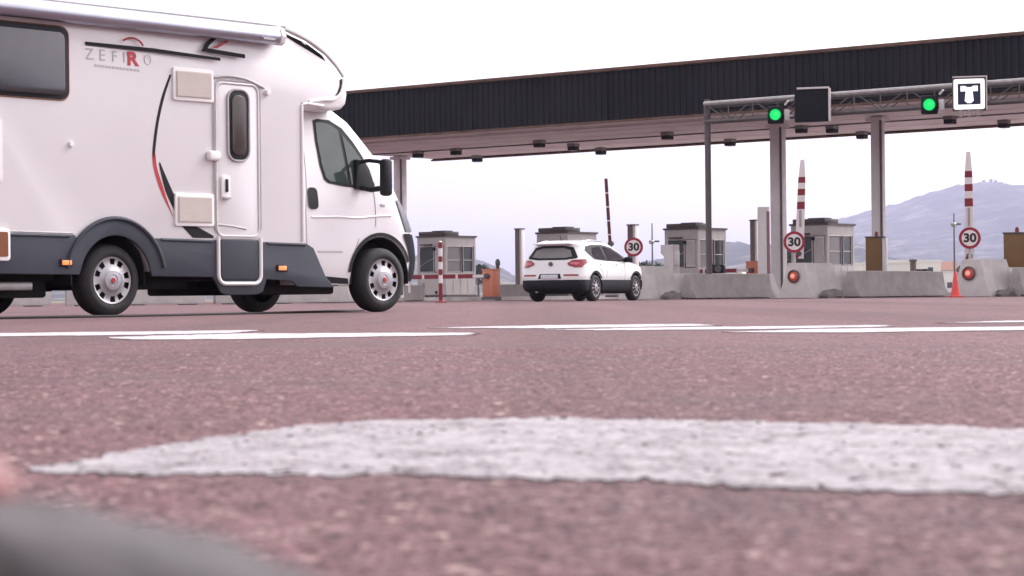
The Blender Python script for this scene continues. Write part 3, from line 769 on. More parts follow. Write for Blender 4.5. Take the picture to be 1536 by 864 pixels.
# ------------------------------------------------------------------ booths
def booth(label, px, Y, mirror_detail=0):
    t = thing('toll_booth', label, 'toll booth', XY(px, Y, 0), AL, 'toll booths under the canopy')
    Wd, Dp, H, cl = 1.52, 1.95, 2.62, .14
    z0 = .14
    b = MB()
    # corner posts, sill walls, header: real frame round the glazed openings
    b.box((-Wd/2, Dp/2, z0+.05), (Wd+.06, Dp+.06, .1), M['booth_dark'])
    for x, y in ((-.05, .05), (-Wd+.05, .05), (-.05, Dp-.05), (-Wd+.05, Dp-.05)): b.box((x, y, (z0+H)/2+.05), (.1, .1, H-z0-.12), M['booth'])
    b.box((-Wd/2, .04, .70), (Wd-.2, .07, .92), M['booth']); b.box((-Wd/2, .04, 2.42), (Wd-.2, .07, .38), M['booth'])
    b.box((-Wd/2, Dp-.04, 1.4), (Wd-.2, .07, 2.3), M['booth'])
    b.box((-.04, Dp/2, .70), (.07, Dp-.2, .92), M['booth']); b.box((-.04, Dp/2, 2.42), (.07, Dp-.2, .38), M['booth'])
    b.box((-Wd+.04, Dp/2, 1.4), (.07, Dp-.2, 2.3), M['booth'])
    b.build('wall', t)
    b = MB(); b.box((-Wd/2, Dp/2, H+.02), (Wd+.1, Dp+.1, .07), M['booth_dark']); b.build('roof', t)
    b = MB(); b.box((-Wd/2-.02, .50, H+.14), (Wd-.18, 1.0, .16), M['booth_dark'], bev=.02); b.box((-Wd/2+.1, .6, H+.24), (.7, .5, .05), M['booth_dark'])
    b.build('roof_unit', t)
    # front: dark sliding window and pale door jamb
    w1 = MB(); w1.prism(rrect(-Wd+.14, 1.2, -.66, 2.2, .02), lambda p, q, s: (p, s, q), .03, .05, M['booth_glass']); wo_ = w1.build('window', t)
    f = MB(); f.tube([(-Wd+.12, .015, 1.18), (-.64, .015, 1.18), (-.64, .015, 2.22), (-Wd+.12, .015, 2.22)], .025, M['booth_light'], 6, closed=True)
    f.tube([(-Wd+.14, .02, 1.42), (-.66, .02, 1.75)], .018, M['steel'], 6); f.build('frame', wo_)
    d = MB(); d.box((-.36, .035, 1.70), (.44, .05, 1.02), M['booth_light'], bev=.01); d.box((-.36, -.002, 1.70), (.34, .02, .9), M['booth']); d.build('door_panel', t)
    d = MB(); d.box((-.58, -.05, 2.12), (.10, .12, .12), M['black'], bev=.02); d.box((-.95, -.12, 2.30), (.5, .22, .05), M['booth_dark']); d.build('awning', t)
    # side: pale pane and dark pane
    for y0, y1, ma in ((.14, .98, M['booth_pale_glass']), (1.16, 1.74, M['booth_glass'])):
        w1 = MB(); w1.prism(rrect(y0, 1.2, y1, 2.2, .02), lambda p, q, s: (s, p, q), -.06, -.03, ma); wo_ = w1.build('window', t)
        f = MB(); f.tube([(-.01, y0-.02, 1.18), (-.01, y1+.02, 1.18), (-.01, y1+.02, 2.22), (-.01, y0-.02, 2.22)], .022, M['booth_light'], 6, closed=True)
        f.tube([(-.005, y0, 1.66), (-.005, y1, 1.66)], .012, M['booth_light'], 6); f.build('frame', wo_)
    b = MB()
    for y in (.5, 1.0, 1.45): b.box((-.001, y, .72), (.02, .03, .8), M['booth_light'])
    b.build('cladding_batten', t)
    b = MB(); b.box((-.5, -.03, .34), (.08, .05, .12), M['black']); b.build('socket', t)
    # inside furniture so the glass shows depth from other angles
    b = MB(); b.box((-Wd/2, .5, 1.05), (Wd-.3, .5, .05), M['booth_dark']); b.box((-Wd+.4, .5, 1.25), (.3, .2, .3), M['black']); b.build('desk', t)
    return t
booth('leftmost toll booth, behind the lowered red barrier arm', 669, 90)
booth('toll booth mostly hidden behind the white car, only its top showing', 852, 86.5)
booth('toll booth behind the gantry pole, with a pale machine at its window', 1048, 83)
booth('rightmost toll booth, behind the middle speed sign', 1242, 79.3)

# pale payment machine and camera near the third booth
t = thing('payment_machine', 'pale stepped payment machine in front of the third booth window', 'machine', XY(1008, 78.0, 0), AL)
b = MB(); b.prism([(-.2, .1), (-.2, 1.5), (-.34, 1.62), (-.34, 1.92), (.2, 1.92), (.2, .1)], lambda p, q, s: (p, s, q), -.2, .2, M['booth_light'], bev=.015); b.build('cabinet', t)
b = MB(); b.box((.22, 0, 1.45), (.05, .3, .5), M['white_plain'], bev=.01); b.build('screen_panel', t)
b = MB(); b.box((0, 0, .06), (.5, .5, .12), M['dark_steel']); b.build('plinth', t)
t = thing('lane_camera', 'black lane camera on a short bracket behind the first jersey barrier', 'camera', XY(1078, 77, 0), R(-20))
b = MB(); b.tube([(0, 0, .1), (0, 0, .86)], .05, M['dark_steel'], 10); b.box((0, 0, .12), (.3, .3, .05), M['dark_steel']); b.build('post', t)
b = MB(); b.box((0, 0, 1.03), (.44, .36, .30), M['black'], bev=.05); b.box((-.3, -.02, 1.2), (.22, .2, .05), M['black'], bev=.01); b.build('housing', t)
b = MB(); b.lathe([(0, -.2), (.11, -.2), (.12, -.1), (.12, 0)], M['dark_steel'], 20, 'y', (.05, -.1, 1.03)); b.build('lens', t)

# ------------------------------------------------------------------ speed signs
def speed_sign(label, px, py, Y, d):
    z = ZZ(px, py, Y); t = thing('speed_sign', label, 'road sign', XY(px, Y, 0), R(-9), 'speed limit signs on the island noses')
    r = d/2
    b = MB(); b.tube([(0, .09, 1.02 if True else 0), (0, .09, z+r*.7)], .04, M['steel'], 10); b.box((0, .06, z+.1), (.18, .03, .05), M['steel']); b.box((0, .06, z-.1), (.18, .03, .05), M['steel']); b.box((0, .09, 1.05), (.2, .2, .03), M['steel']); b.build('pole', t)
    b = MB(); b.lathe([(0, .03), (r, .03), (r, 0), (0, 0)], M['sign_red'], 40, 'y', (0, 0, z)); b.build('red_ring', t)
    b = MB(); b.lathe([(0, .0), (r*.74, .0), (r*.74, -.004), (0, -.004)], M['sign_white'], 40, 'y', (0, 0, z)); b.build('disc', t)
    text_mesh('30', d*.55, M['sign_black'], 'numeral', t, (0, -.008, z-.01*d), (R(90), 0, 0), .003, d*.022, 1.08)
    return t
def noseY(px, u): return W(u, along(px, u)+.55).y
speed_sign('red ringed 30 sign in front of a brown post, beside the white car', 951, 370.5, noseY(950, ISL['D']), .60)
speed_sign('red ringed 30 sign left of the rightmost booth, striped arm behind it', 1192, 363, noseY(1192, ISL['E']), .645)
speed_sign('red ringed 30 sign against the hill, above the orange cone', 1455.5, 357, noseY(1455, ISL['F']), .61)

# ------------------------------------------------------------------ barrier arms
def raised_arm(label, px, pb, pt, Y, lean, dark, group):
    zt_, zb = ZZ(px, pt, Y), ZZ(px, pb, Y); Ln = zt_-zb
    t = thing('barrier_gate', label, 'barrier', XY(px, Y, 0), R(-15), group)
    b = MB(); b.box((0, .06, .5), (.34, .34, .74), M['booth'], bev=.03); b.box((0, .06, .12), (.4, .4, .06), M['dark_steel']); b.build('cabinet', t)
    b = MB()
    def seg(z0, z1, w0, w1, ma):
        f = lambda z: lean*(z-zb)
        x0, x1 = f(z0), f(z1)
        b.add([(x0-w0, -.16, z0), (x0+w0, -.16, z0), (x0+w0, -.10, z0), (x0-w0, -.10, z0), (x1-w1, -.16, z1), (x1+w1, -.16, z1), (x1+w1, -.10, z1), (x1-w1, -.10, z1)],
              [(0, 1, 5, 4), (1, 2, 6, 5), (2, 3, 7, 6), (3, 0, 4, 7)] + ([(0, 3, 2, 1)] if z0 <= zb+1e-4 else []) + ([(4, 5, 6, 7)] if z1 >= zt_-1e-4 else []), ma)
    if dark:
        n = 5
        for i in range(n):
            a, c = zb+Ln*i/n, zb+Ln*(i+1)/n; seg(a, c-.04, .052, .05, M['arm_dark']); seg(c-.04, c, .052, .05, M['arm_white'] if i < n-1 else M['arm_red'])
    else:
        lv = [(0, .30, 'arm_white'), (.30, .50, 'arm_white'), (.50, .575, 'arm_red'), (.575, .64, 'arm_white'), (.64, .705, 'arm_red'), (.705, .765, 'arm_white'), (.765, .825, 'arm_red'), (.825, 1.0, 'arm_white')]
        for a, c, ma in lv:
            wd = lambda k: (.135-.035*k) if k < .8 else .107-(k-.8)*.25
            seg(zb+Ln*a, zb+Ln*c, wd(a), wd(c), M[ma])
        x0 = lean*Ln*.3
    b.build('arm', t, 20)
    if not dark:
        b = MB(); x0 = lean*Ln*.40; b.box((x0, -.17, zb+Ln*.405), (.07, .012, Ln*.17), M['concrete']); b.build('label_strip', t)
        b = MB(); b.box((-.05, -.17, zb+.1), (.1, .014, .2), M['arm_red'], rot=Matrix.Rotation(.4, 3, 'Y')); b.build('reflector', t)
    b = MB(); b.lathe([(0, -.2), (.08, -.2), (.09, -.05), (.09, .05)], M['dark_steel'], 16, 'y', (0, 0, zb+.15)); b.build('pivot', t)
raised_arm('raised thin dark red barrier arm beyond the white car', 917.5, 372, 268, 74, -.055, True, 'raised barrier arms')
raised_arm('raised red and white arm behind the middle speed sign, leaning right', 1200, 388, 240, noseY(1200, ISL['E'])+.5, .045, False, 'raised barrier arms')
raised_arm('raised upright red and white arm behind the rightmost speed sign', 1455, 392, 228, noseY(1455, ISL['F'])+.5, .0, False, 'raised barrier arms')
def closed_gate(label, px, Y, zc, hC, Ln, group):
    t = thing('barrier_gate', label, 'barrier', XY(px, Y, 0), AL, group)
    b = MB(); b.box((0, 0, hC/2+.07), (.50, .42, hC-.14), M['orange'], bev=.03); b.box((0, 0, hC+.005), (.54, .46, .05), M['orange'], bev=.015); b.box((0, 0, .09), (.54, .46, .10), M['dark_steel']); b.build('cabinet', t)
    b = MB(); b.box((.08, -.215, .55), (.26, .012, .6), M['orange'], bev=.004); b.build('door', t)
    b = MB()
    xs_ = [0.05, -.35] ; b.box((-.25, -.26, zc), (.7, .09, .10), M['arm_white'])
    n = 4; L0 = .6
    for i in range(n):
        a, c = -L0-(Ln-L0)*i/n, -L0-(Ln-L0)*(i+1)/n
        b.box(((a+c)/2+.05, -.26, zc), (abs(a-c)-.1, .08, .15), M['arm_red']); b.box((c+.05, -.26, zc), (.1, .085, .155), M['arm_white'])
    b.build('arm', t)
    b = MB(); b.box((-Ln+.15, -.26, zc-.32), (.08, .05, .5), M['arm_white']); b.box((-.55, -.26, zc-.27), (.08, .05, .4), M['arm_white']); b.build('hanging_foot', t)
    b = MB(); b.lathe([(0, -.36), (.08, -.36), (.10, -.24), (.10, -.20)], M['dark_steel'], 16, 'y', (.02, 0, zc)); b.build('pivot', t)
closed_gate('lowered red barrier arm on an orange cabinet in front of the leftmost booth', 737, 78, .88, 1.10, 3.75, 'lowered barriers')
closed_gate('lowered red barrier arm on an orange cabinet behind the first jersey barrier', 1132, 82, 1.02, 1.34, 3.6, 'lowered barriers')
t = thing('marker_post', 'red and white banded marker post on the road before the leftmost booth', 'post', XY(661, 60, 0), 0)
b = MB(); z = 0.03; bands = [.50, .22, .16, .2, .15, .22, .17]
for i, h in enumerate(bands):
    b.lathe([(.055, z), (.055, z+h)], M['arm_red'] if i % 2 == 0 else M['arm_white'], 14); z += h
b.lathe([(.05, z), (.03, z+.03), (0, z+.035)], M['arm_white'], 14); b.build('post', t)
b = MB(); b.lathe([(.16, 0), (.16, .03), (.07, .06)], M['arm_red'], 18); b.build('base', t)

# ------------------------------------------------------------------ posts, cabinets, cone
def post(label, px, Y, pt, wd, ma, group, name='light_curtain_post', cat='post'):
    h = ZZ(px, pt, Y); t = thing(name, label, cat, XY(px, Y, 0), AL, group)
    b = MB()
    if ma is M['post_brown']:
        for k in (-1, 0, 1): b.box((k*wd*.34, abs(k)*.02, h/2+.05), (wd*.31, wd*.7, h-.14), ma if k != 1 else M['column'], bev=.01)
        b.build('housing', t)
        b = MB(); b.box((0, 0, h-.01), (wd*1.06, wd*.85, .05), M['booth_dark']); b.build('cap', t)
    else:
        b.box((0, 0, h/2+.05), (wd, wd*.7, h-.12), ma, bev=.02); b.build('housing', t)
        b = MB(); b.box((wd*.51, 0, h*.5), (.014, wd*.5, h*.9), M['arm_red']); b.build('edge_strip', t)
    b = MB(); b.box((0, 0, .08), (wd*1.5, wd*1.4, .06), M['dark_steel']); b.build('base', t)
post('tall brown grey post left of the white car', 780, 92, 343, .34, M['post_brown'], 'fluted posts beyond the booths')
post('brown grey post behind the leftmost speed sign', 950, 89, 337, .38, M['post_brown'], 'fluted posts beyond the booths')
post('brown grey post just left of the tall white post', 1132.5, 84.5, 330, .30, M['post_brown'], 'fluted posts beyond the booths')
post('tall white post with a reddish edge left of the canopy column', 1146.5, 77, 310, .36, M['white_plain'], None, 'white_post')
t = thing('dark_bollard', 'slim dark bollard standing right of the orange barrier cabinet', 'bollard', XY(747, 80, 0), 0)
b = MB(); b.lathe([(.06, 0), (.06, 1.25), (.09, 1.3), (.09, 1.42), (.05, 1.5), (0, 1.52)], M['dark_steel'], 14); b.build('post', t)
b = MB(); b.lathe([(.12, 0), (.12, .04), (.07, .06)], M['dark_steel'], 14); b.build('base', t)
def cabinet(label, px0, px1, Y, pt, pb):
    z1, z0 = ZZ(px0, pt, Y), ZZ(px0, pb, Y)-.25; wd = (px1-px0)/FPX*Y
    t = thing('ochre_cabinet', label, 'cabinet', XY((px0+px1)/2, Y, 0), R(-18), 'ochre cabinets on the islands')
    b = MB(); b.box((-.1*wd, 0, (z0+z1)/2), (wd*.78, .38, z1-z0), M['ochre'], bev=.015); b.build('body', t)
    b = MB(); b.box((wd*.40, .02, (z0+z1)/2), (wd*.20, .36, (z1-z0)*.98), M['column'], bev=.01); b.build('side_panel', t)
    b = MB(); b.box((-.05*wd, 0, z1+.025), (wd*.95, .44, .05), M['dark_steel'], bev=.01); b.build('lid', t)
    b = MB(); b.lathe([(.06, z1+.05), (.06, z1+.14), (.04, z1+.2), (0, z1+.21)], M['arm_red'], 12); b.build('beacon', t)
    b = MB(); b.box((0, 0, z0/2), (wd*.6, .3, z0), M['concrete']); b.build('plinth', t)
    b = MB(); b.box((-.1*wd, -.195, (z0+z1)/2), (wd*.6, .012, (z1-z0)*.82), M['ochre'], bev=.004); b.build('door', t)
cabinet('ochre brown cabinet at the foot of the slim canopy column', 1300, 1331, 72.5, 357, 409)
cabinet('ochre brown cabinet cut by the right edge of the photo', 1507, 1546, 67.0, 351, 404)
t = thing('traffic_cone', 'orange red traffic cone standing before the rightmost concrete nose', 'traffic cone', XY(1433, 60.5, 0), .2)
b = MB(); b.lathe([(.135, .035), (.125, .06), (.035, .70), (.03, .72), (0, .722)], M['cone'], 24); b.build('cone_body', t)
b = MB(); b.prism(rrect(-.19, -.19, .19, .19, .04), lambda p, q, s: (p, q, s), 0, .035, M['cone'], bev=.008); b.build('base', t)

# small clutter behind the middle jersey barrier
t = thing('bollard', 'dark squat bollard seen behind the middle jersey barrier', 'bollard', XY(1370, 84, 0), 0)
b = MB(); b.lathe([(.12, 0), (.12, 1.30), (.16, 1.34), (.16, 1.40), (0, 1.44)], M['post_brown'], 14); b.build('post', t)
b = MB(); b.lathe([(.2, 0), (.2, .05), (.13, .07)], M['post_brown'], 14); b.build('base', t)
t = thing('utility_box', 'small grey twin utility box seen behind the middle jersey barrier', 'utility box', XY(1385, 84, 0), AL)
b = MB(); b.box((0, 0, .50), (.55, .4, .9), M['post_brown'], bev=.03); b.build('body', t)
b = MB(); b.box((-.15, 0, .98), (.22, .36, .08), M['black']); b.box((.15, 0, .98), (.22, .36, .08), M['black']); b.build('lid', t)

# ------------------------------------------------------------------ wheels
def wheel(parent, x, y, rad, wd, side, holes=10, rimr=.665, style=0):
    """side = -1: outer face towards -y"""
    wt = link('wheel', None, parent); wt.location = (x, y, rad)
    s = side
    b = MB(); R0 = rad; ri = rad*rimr
    prof = [(ri, s*.0), (ri+.012, s*.012), (R0*.80, s*.010), (R0*.93, -s*.004), (R0*.985, -s*.035), (R0, -s*.07), (R0, -s*(wd-.07)), (R0*.97, -s*(wd-.02)), (R0*.8, -s*wd), (ri, -s*wd)]
    b.lathe(prof, M['rubber'], 48, 'y', caps=False); b.build('tyre', wt, 50)
    b = MB(); N = 120; rings = [(1.0, .0), (.97, .012), (.90, .006), (.80, .000), (.66, .006), (.58, .010), (.42, .022), (.40, .028), (.24, .032), (.22, .026), (.10, .030), (0.0, .032)]
    vs = []; fs = []
    for r_, h in rings:
        for j in range(N):
            a = 2*math.pi*j/N; vs.append((r_*ri*math.cos(a), s*(h-.008), r_*ri*math.sin(a)))
    per = N//holes
    for i in range(len(rings)-1):
        for j in range(N):
            p = j % per
            k = (j//per) % 2
            hole = i in (2, 3) if style == 0 else i in (2, 3, 4, 5)
            if hole:
                lo, hi = (2, per-3) if style else ((4, per-3) if k else (2, per-5))
                if lo <= p <= hi: continue
            fs.append((i*N+j, i*N+(j+1) % N, (i+1)*N+(j+1) % N, (i+1)*N+j))
    b.add(vs, fs, M['hubcap'], True); b.build('rim', wt, 40)
    b = MB(); b.lathe([(ri*.99, -s*.05), (ri*.5, -s*.06), (0, -s*.06)], M['under'], 32, 'y'); b.build('brake_disc', wt)
    b = MB(); b.lathe([(ri*.11, s*.024), (ri*.10, s*.031), (0, s*.032)], M['stripe_red'], 16, 'y'); b.build('hub_badge', wt)
    return wt

# ------------------------------------------------------------------ motorhome
TH = R(48.7); HD = Vector((math.cos(TH), math.sin(TH), 0)); NR = Vector((math.sin(TH), -math.cos(TH), 0))
YW = 1.07                                                     # local |y| of the outer wheel faces
rv = thing('motorhome', 'white overcab motorhome with slate grey skirt driving towards the toll booths', 'motorhome', Vector((-3.872, 21.3, 0)) - NR*YW, TH)
BY = 1.12
sd_ = lambda p, q, t_: (p, t_, q)
arch = [(.50*math.cos(a), .35+.50*math.sin(a)) for a in [math.pi*(1-k/16) for k in range(17)]]
prof = [(-2.15, .46), (-.52, .44)] + [(p, q) for p, q in arch if q > .46] + [(.52, .44), (2.50, .44), (2.50, 2.20), (2.62, 2.165), (2.95, 2.16), (3.16, 2.19), (3.25, 2.25), (3.285, 2.36), (3.25, 2.47), (3.2, 2.54), (3.06, 2.645), (2.86, 2.765), (2.57, 2.885), (2.24, 2.975), (1.9, 3.0), (-1.7, 3.0), (-2.0, 2.95), (-2.13, 2.8)]
bm_ = MB(); bm_.prism(prof, sd_, -BY, BY, M['white_gel'], bev=.045)
me = bm_.mesh('body', 40)
for v in me.vertices:
    if v.co.x > 2.55:
        k = (v.co.x-2.55)/.75; v.co.y *= 1-.11*k*k
body = link('body', me, rv)
tb = bvh(me)
def side_plate(name, poly, th, ma, parent=rv, y=BY, bev=0.0):
    b = MB(); b.prism(poly, sd_, -y-th, -y+.004, ma, bev=bev); return b.build(name, parent)
def side_tube(b, pts, r, ma, y=BY, closed=False, n=8): b.tube([(p, -y, q) for p, q in pts], r, ma, n, closed)
# roof edge rail (white moulding) and awning cassette
b = MB()
for sgn in (-1, 1): b.tube([(p, sgn*(BY-.03)*(1-.11*max(0, (p-2.55)/.75)**2), q+.012) for p, q in smooth_line([(-1.9, 2.98), (1.9, 2.99), (2.24, 2.97), (2.57, 2.885), (2.86, 2.765), (3.06, 2.645), (3.2, 2.54)], 4)], .028, M['letter_grey'], 8)
b.build('roof_rail', rv)
b = MB(); ap = [(0, 2.80), (-.075, 2.785), (-.125, 2.81), (-.145, 2.87), (-.12, 2.94), (-.06, 2.975), (0, 2.98)]
b.prism(ap, lambda p, q, t_: (t_, -BY-.005+p, q), -2.1, 2.11, M['silver'], bev=.006); aw = b.build('awning', rv, 50)
b = MB(); b.prism([(p*1.04-.004, 2.88+(q-2.88)*1.06) for p, q in ap], lambda p, q, t_: (t_, -BY-.005+p, q), 2.07, 2.14, M['white_plain'], bev=.012); b.build('end_cap', aw)
b = MB(); b.box((1.9, -BY-.15, 2.83), (.16, .02, .022), M['letter_grey']); b.build('pull_bar', aw)
# large window, hinged acrylic
wf = side_plate('window', rrect(-1.95, 2.065, -.545, 2.745, .09), .018, M['black'], bev=.008)
b = MB(); b.prism(rrect(-1.91, 2.10, -.60, 2.70, .07), sd_, -BY-.045, -BY-.018, M['glass'], bev=.014); b.build('pane', wf, 50)
b = MB(); b.tube([(p, -BY-.006, q) for p, q in rrect(-1.96, 2.055, -.535, 2.755, .095)], .006, M['amber'], 6, True); b.build('seal', wf)
# second smaller side window is out of view; rear window
b = MB(); b.prism(rrect(-.6, 1.7, .6, 2.3, .08), lambda p, q, t_: (t_, p, q), -2.19, -2.14, M['glass'], bev=.01); b.build('window', rv)
# skirt with arch flare
inn = [(.435*math.cos(a), .35+.435*math.sin(a)) for a in [math.pi*(1-k/24) for k in range(25)]]
inn = [p for p in inn if p[1] > .415]
out = [(.60*math.cos(a), .35+.60*math.sin(a)) for a in [R(40)+R(100)*k/16 for k in range(17)]]
sk = [(-2.15, .42), (-.44, .405)] + inn + [(.44, .39), (1.22, .38), (1.28, .30), (1.33, .22), (1.40, .20), (1.80, .20), (1.90, .23), (1.95, .36), (2.30, .34), (2.38, .28), (2.92, .27), (2.86, .33), (2.80, .38), (2.62, .69), (2.52, .735), (1.98, .745), (.49, .765)] + out + [(-.49, .785), (-2.15, .80)]
skirt = side_plate('skirt', sk, .022, M['skirt'], bev=.008)
b = MB()
b.tube([(p, -BY-.024, q) for p, q in [(.60*math.cos(a), .35+.60*math.sin(a)) for a in [R(12)+R(156)*k/28 for k in range(29)]]], .022, M['skirt'], 8)
b.build('arch_moulding', skirt); b = MB(); b.tube([(-2.15, -BY-.018, .785), (-.56, -BY-.018, .77)], .016, M['skirt'], 8); b.build('moulding', skirt); b = MB(); b.tube([(.56, -BY-.018, .752), (1.22, -BY-.018, .742)], .016, M['skirt'], 8); b.build('moulding', skirt); b = MB(); b.tube([(1.96, -BY-.018, .73), (2.5, -BY-.018, .72)], .016, M['skirt'], 8)
b.build('moulding', skirt)
b = MB(); b.prism([(p, q) for p, q in sk if True], sd_, BY-.004, BY+.022, M['skirt']); b.build('skirt', rv)
# wheel house and chassis
b = MB(); b.box((1.0, 0, .56), (6.2, 1.5, .42), M['under']); b.box((-1.0, 0, .42), (2.0, 1.2, .10), M['under']); b.box((1.2, .1, .33), (1.5, .9, .12), M['under']); b.box((2.5, 0, .40), (1.6, 1.6, .22), M['under'])
b.box((-1.28, -.1, .31), (1.5, 1.3, .24), M['under'], bev=.03); b.box((.83, -.1, .345), (.8, 1.3, .16), M['under'], bev=.03); b.box((2.6, 0, .30), (1.3, 1.6, .2), M['under'], bev=.03)
b.tube([(-.0, -.85, .34), (0, .85, .34)], .06, M['under'], 10); b.tube([(3.7, -.85, .36), (3.7, .85, .36)], .06, M['under'], 10)
b.tube([(-1.9, .3, .26), (-1.3, .35, .24), (-.5, .3, .27), (.3, .3, .3)], .045, M['under'], 10)
b.box((-1.35, -.4, .265), (1.3, .04, .05), M['under'])
for x0 in (0.0, 3.73):
    for yy in (-1, 1):
        aa = [(x0+.452*math.cos(R(a)), .37+.452*math.sin(R(a))) for a in range(-8, 189, 7)]; ao = [(x0+.44*math.cos(R(a)), .37+.44*math.sin(R(a))) for a in range(188, -9, -7)]
        b.prism(aa+ao, sd_, yy*.64, yy*1.02, M['under'])
        b.box((x0, yy*.62, .62), (.9, .02, .5), M['under'])
b.build('chassis', rv)
b = MB(); b.box((-1.0, -.75, .30), (.4, .3, .08), M['steel'], bev=.02); b.tube([(-1.3, -.5, .27), (-.6, -.5, .30)], .022, M['steel'], 8); b.build('exhaust', rv)
for x0 in (0.0, 3.73):
    wheel(rv, x0, -YW, .352, .22, -1); wheel(rv, x0, YW+.05, .352, .22, 1)
# marker lights
for x0, z0 in ((-.60, .52), (2.16, .475)):
    b = MB(); b.box((x0, -BY-.026, z0), (.15, .02, .07), M['black'], bev=.006); b.box((x0, -BY-.036, z0), (.11, .016, .045), M['orange_lens'], bev=.006); b.build('marker_light', rv)
# habitation door
dr = side_plate('door', rrect(1.305, .77, 1.845, 2.335, .08), .012, M['white_gel'], bev=.005)
b = MB(); b.prism([(1.345, .36), (1.81, .36), (1.83, .40), (1.83, .762), (1.325, .762), (1.325, .40)], sd_, -BY-.036, -BY-.018, M['skirt'], bev=.006); b.build('lower_panel', dr)
fr_ = rrect(1.29, .315, 1.862, 2.355, .09)
b = MB(); b.tube([(p, -BY-.014, q) for p, q in rrect(1.29, .80, 1.862, 2.355, .09)], .009, M['white_plain'], 8, True); b.build('door_frame', dr)
b = MB(); b.tube([(1.862, -BY-.03, .79)] + [(p, -BY-.03, q) for p, q in fr_[::-1] if q < .6] + [(1.29, -BY-.03, .79)], .020, M['white_plain'], 8); b.build('door_frame', dr)
b = MB(); b.tube([(p, -BY-.012, q) for p, q in rrect(1.262, .80, 1.890, 2.385, .11)], .006, M['letter_grey'], 6, True); b.build('door_gap', dr)
wf = side_plate('door_window', rrect(1.445, 1.575, 1.715, 2.285, .10), .03, M['black'], dr, bev=.01)
b = MB(); b.prism(rrect(1.485, 1.625, 1.675, 2.235, .07), sd_, -BY-.04, -BY-.03, M['glass_brown'], bev=.006); b.build('pane', wf)
b = MB(); b.tube([(p, -BY-.028, q) for p, q in rrect(1.437, 1.567, 1.723, 2.293, .105)], .012, M['letter_grey'], 6, True); b.build('frame', wf)
b = MB(); b.prism(rrect(1.335, 1.165, 1.455, 1.415, .035), sd_, -BY-.04, -BY-.012, M['white_plain'], bev=.012); b.box((1.40, -BY-.045, 1.31), (.035, .012, .13), M['black'], bev=.004); b.box((1.40, -BY-.045, 1.185), (.10, .02, .025), M['letter_grey'], bev=.004); b.build('handle', dr)
b = MB(); b.prism(rrect(1.16, 1.555, 1.315, 1.655, .035), sd_, -BY-.06, -BY, M['white_plain'], bev=.02); b.box((1.30, -BY-.03, 1.60), (.05, .05, .05), M['letter_grey'], bev=.01); b.build('door_catch', rv)
# rain gutter over the door
b = MB(); side_tube(b, [(q[0], q[1]) for q in smooth_line([(1.27, 2.40, 0), (1.45, 2.425, 0), (1.70, 2.41, 0), (1.95, 2.335, 0)], 6)], .014, M['letter_grey'], BY+.012); b.lathe([(0, -.05), (.03, -.045), (.035, 0)], M['white_plain'], 14, 'y', (1.985, -BY, 2.29)); b.build('rain_gutter', rv)
b = MB(); side_tube(b, [(1.30, .915), (1.5, .90), (1.68, .875)], .010, M['letter_grey'], BY+.012); b.build('grab_trim', dr)
# fridge vents
for x0, x1, z0, z1 in ((.755, 1.235, 2.165, 2.445), (.765, 1.225, .915, 1.195)):
    v_ = side_plate('vent', rrect(x0-.025, z0-.025, x1+.025, z1+.025, .02), .022, M['white_plain'], bev=.006)
    b = MB(); b.box(((x0+x1)/2, -BY-.020, (z0+z1)/2), (x1-x0-.02, .012, z1-z0-.02), M['cream'])
    n = 12
    for i in range(n): b.box(((x0+x1)/2, -BY-.030, z0+.02+(z1-z0-.04)*(i+.5)/n), (x1-x0-.04, .010, (z1-z0)/n*.85), M['cream'], rot=Matrix.Rotation(.18, 3, 'X'))
    b.build('grille', v_)
b = MB(); b.tube([(2.485, -BY-.004, .76), (2.485, -BY-.004, 2.19), (2.56, -BY-.002, 2.215), (2.8, -BY+.002, 2.20)], .016, M['white_plain'], 8); b.build('corner_moulding', rv)
b = MB(); b.tube([(-2.1, -BY-.002, .815), (-.50, -BY-.002, .80)], .007, M['letter_grey'], 6); b.build('seam_trim', rv)
# small inlet caps
b = MB(); b.lathe([(0, -.03), (.025, -.028), (.032, 0)], M['white_plain'], 16, 'y', (-.52, -BY, 1.645)); b.build('water_inlet', rv)
b = MB(); b.prism(rrect(-1.62, 1.25, -1.30, 1.85, .04), sd_, -BY-.012, -BY, M['white_gel'], bev=.004); b.build('service_hatch', rv)
b = MB(); b.prism(rrect(-1.46, .53, -1.24, .83, .04), sd_, -BY-.04, -BY, M['white_plain'], bev=.01); b.prism(rrect(-1.50, .57, -1.27, .80, .02), sd_, -BY-.044, -BY-.04, M['amber']); b.build('service_hatch', rv)
# graphics
def ribbon(name, a, b_, ma, th=.003):
    A_, B_ = smooth_line([(p[0], p[1], 0) for p in a], 8), smooth_line([(p[0], p[1], 0) for p in b_], 8)
    return side_plate(name, [(q.x, q.y) for q in A_] + [(q.x, q.y) for q in reversed(B_)], th, ma)
side_plate('stripe', [(-.33, 2.60), (.5, 2.598), (1.36, 2.575), (1.37, 2.59), (1.36, 2.605), (.5, 2.635), (-.33, 2.635)], .003, M['stripe_black'])
ribbon('swoosh', [(.70, 2.39), (.60, 2.17), (.525, 1.92), (.478, 1.66), (.475, 1.55)], [(.725, 2.39), (.635, 2.17), (.56, 1.92), (.513, 1.66), (.505, 1.55)], M['stripe_black'])
ribbon('swoosh', [(.47, 1.60), (.485, 1.46), (.55, 1.28), (.63, 1.13), (.735, .97)], [(.51, 1.60), (.53, 1.46), (.60, 1.28), (.66, 1.13), (.735, .97)], M['stripe_red'])
ribbon('swoosh', [(.555, 1.50), (.58, 1.40), (.64, 1.22), (.74, 1.05)], [(.565, 1.52), (.62, 1.42), (.68, 1.31), (.742, 1.20)], M['stripe_black'])
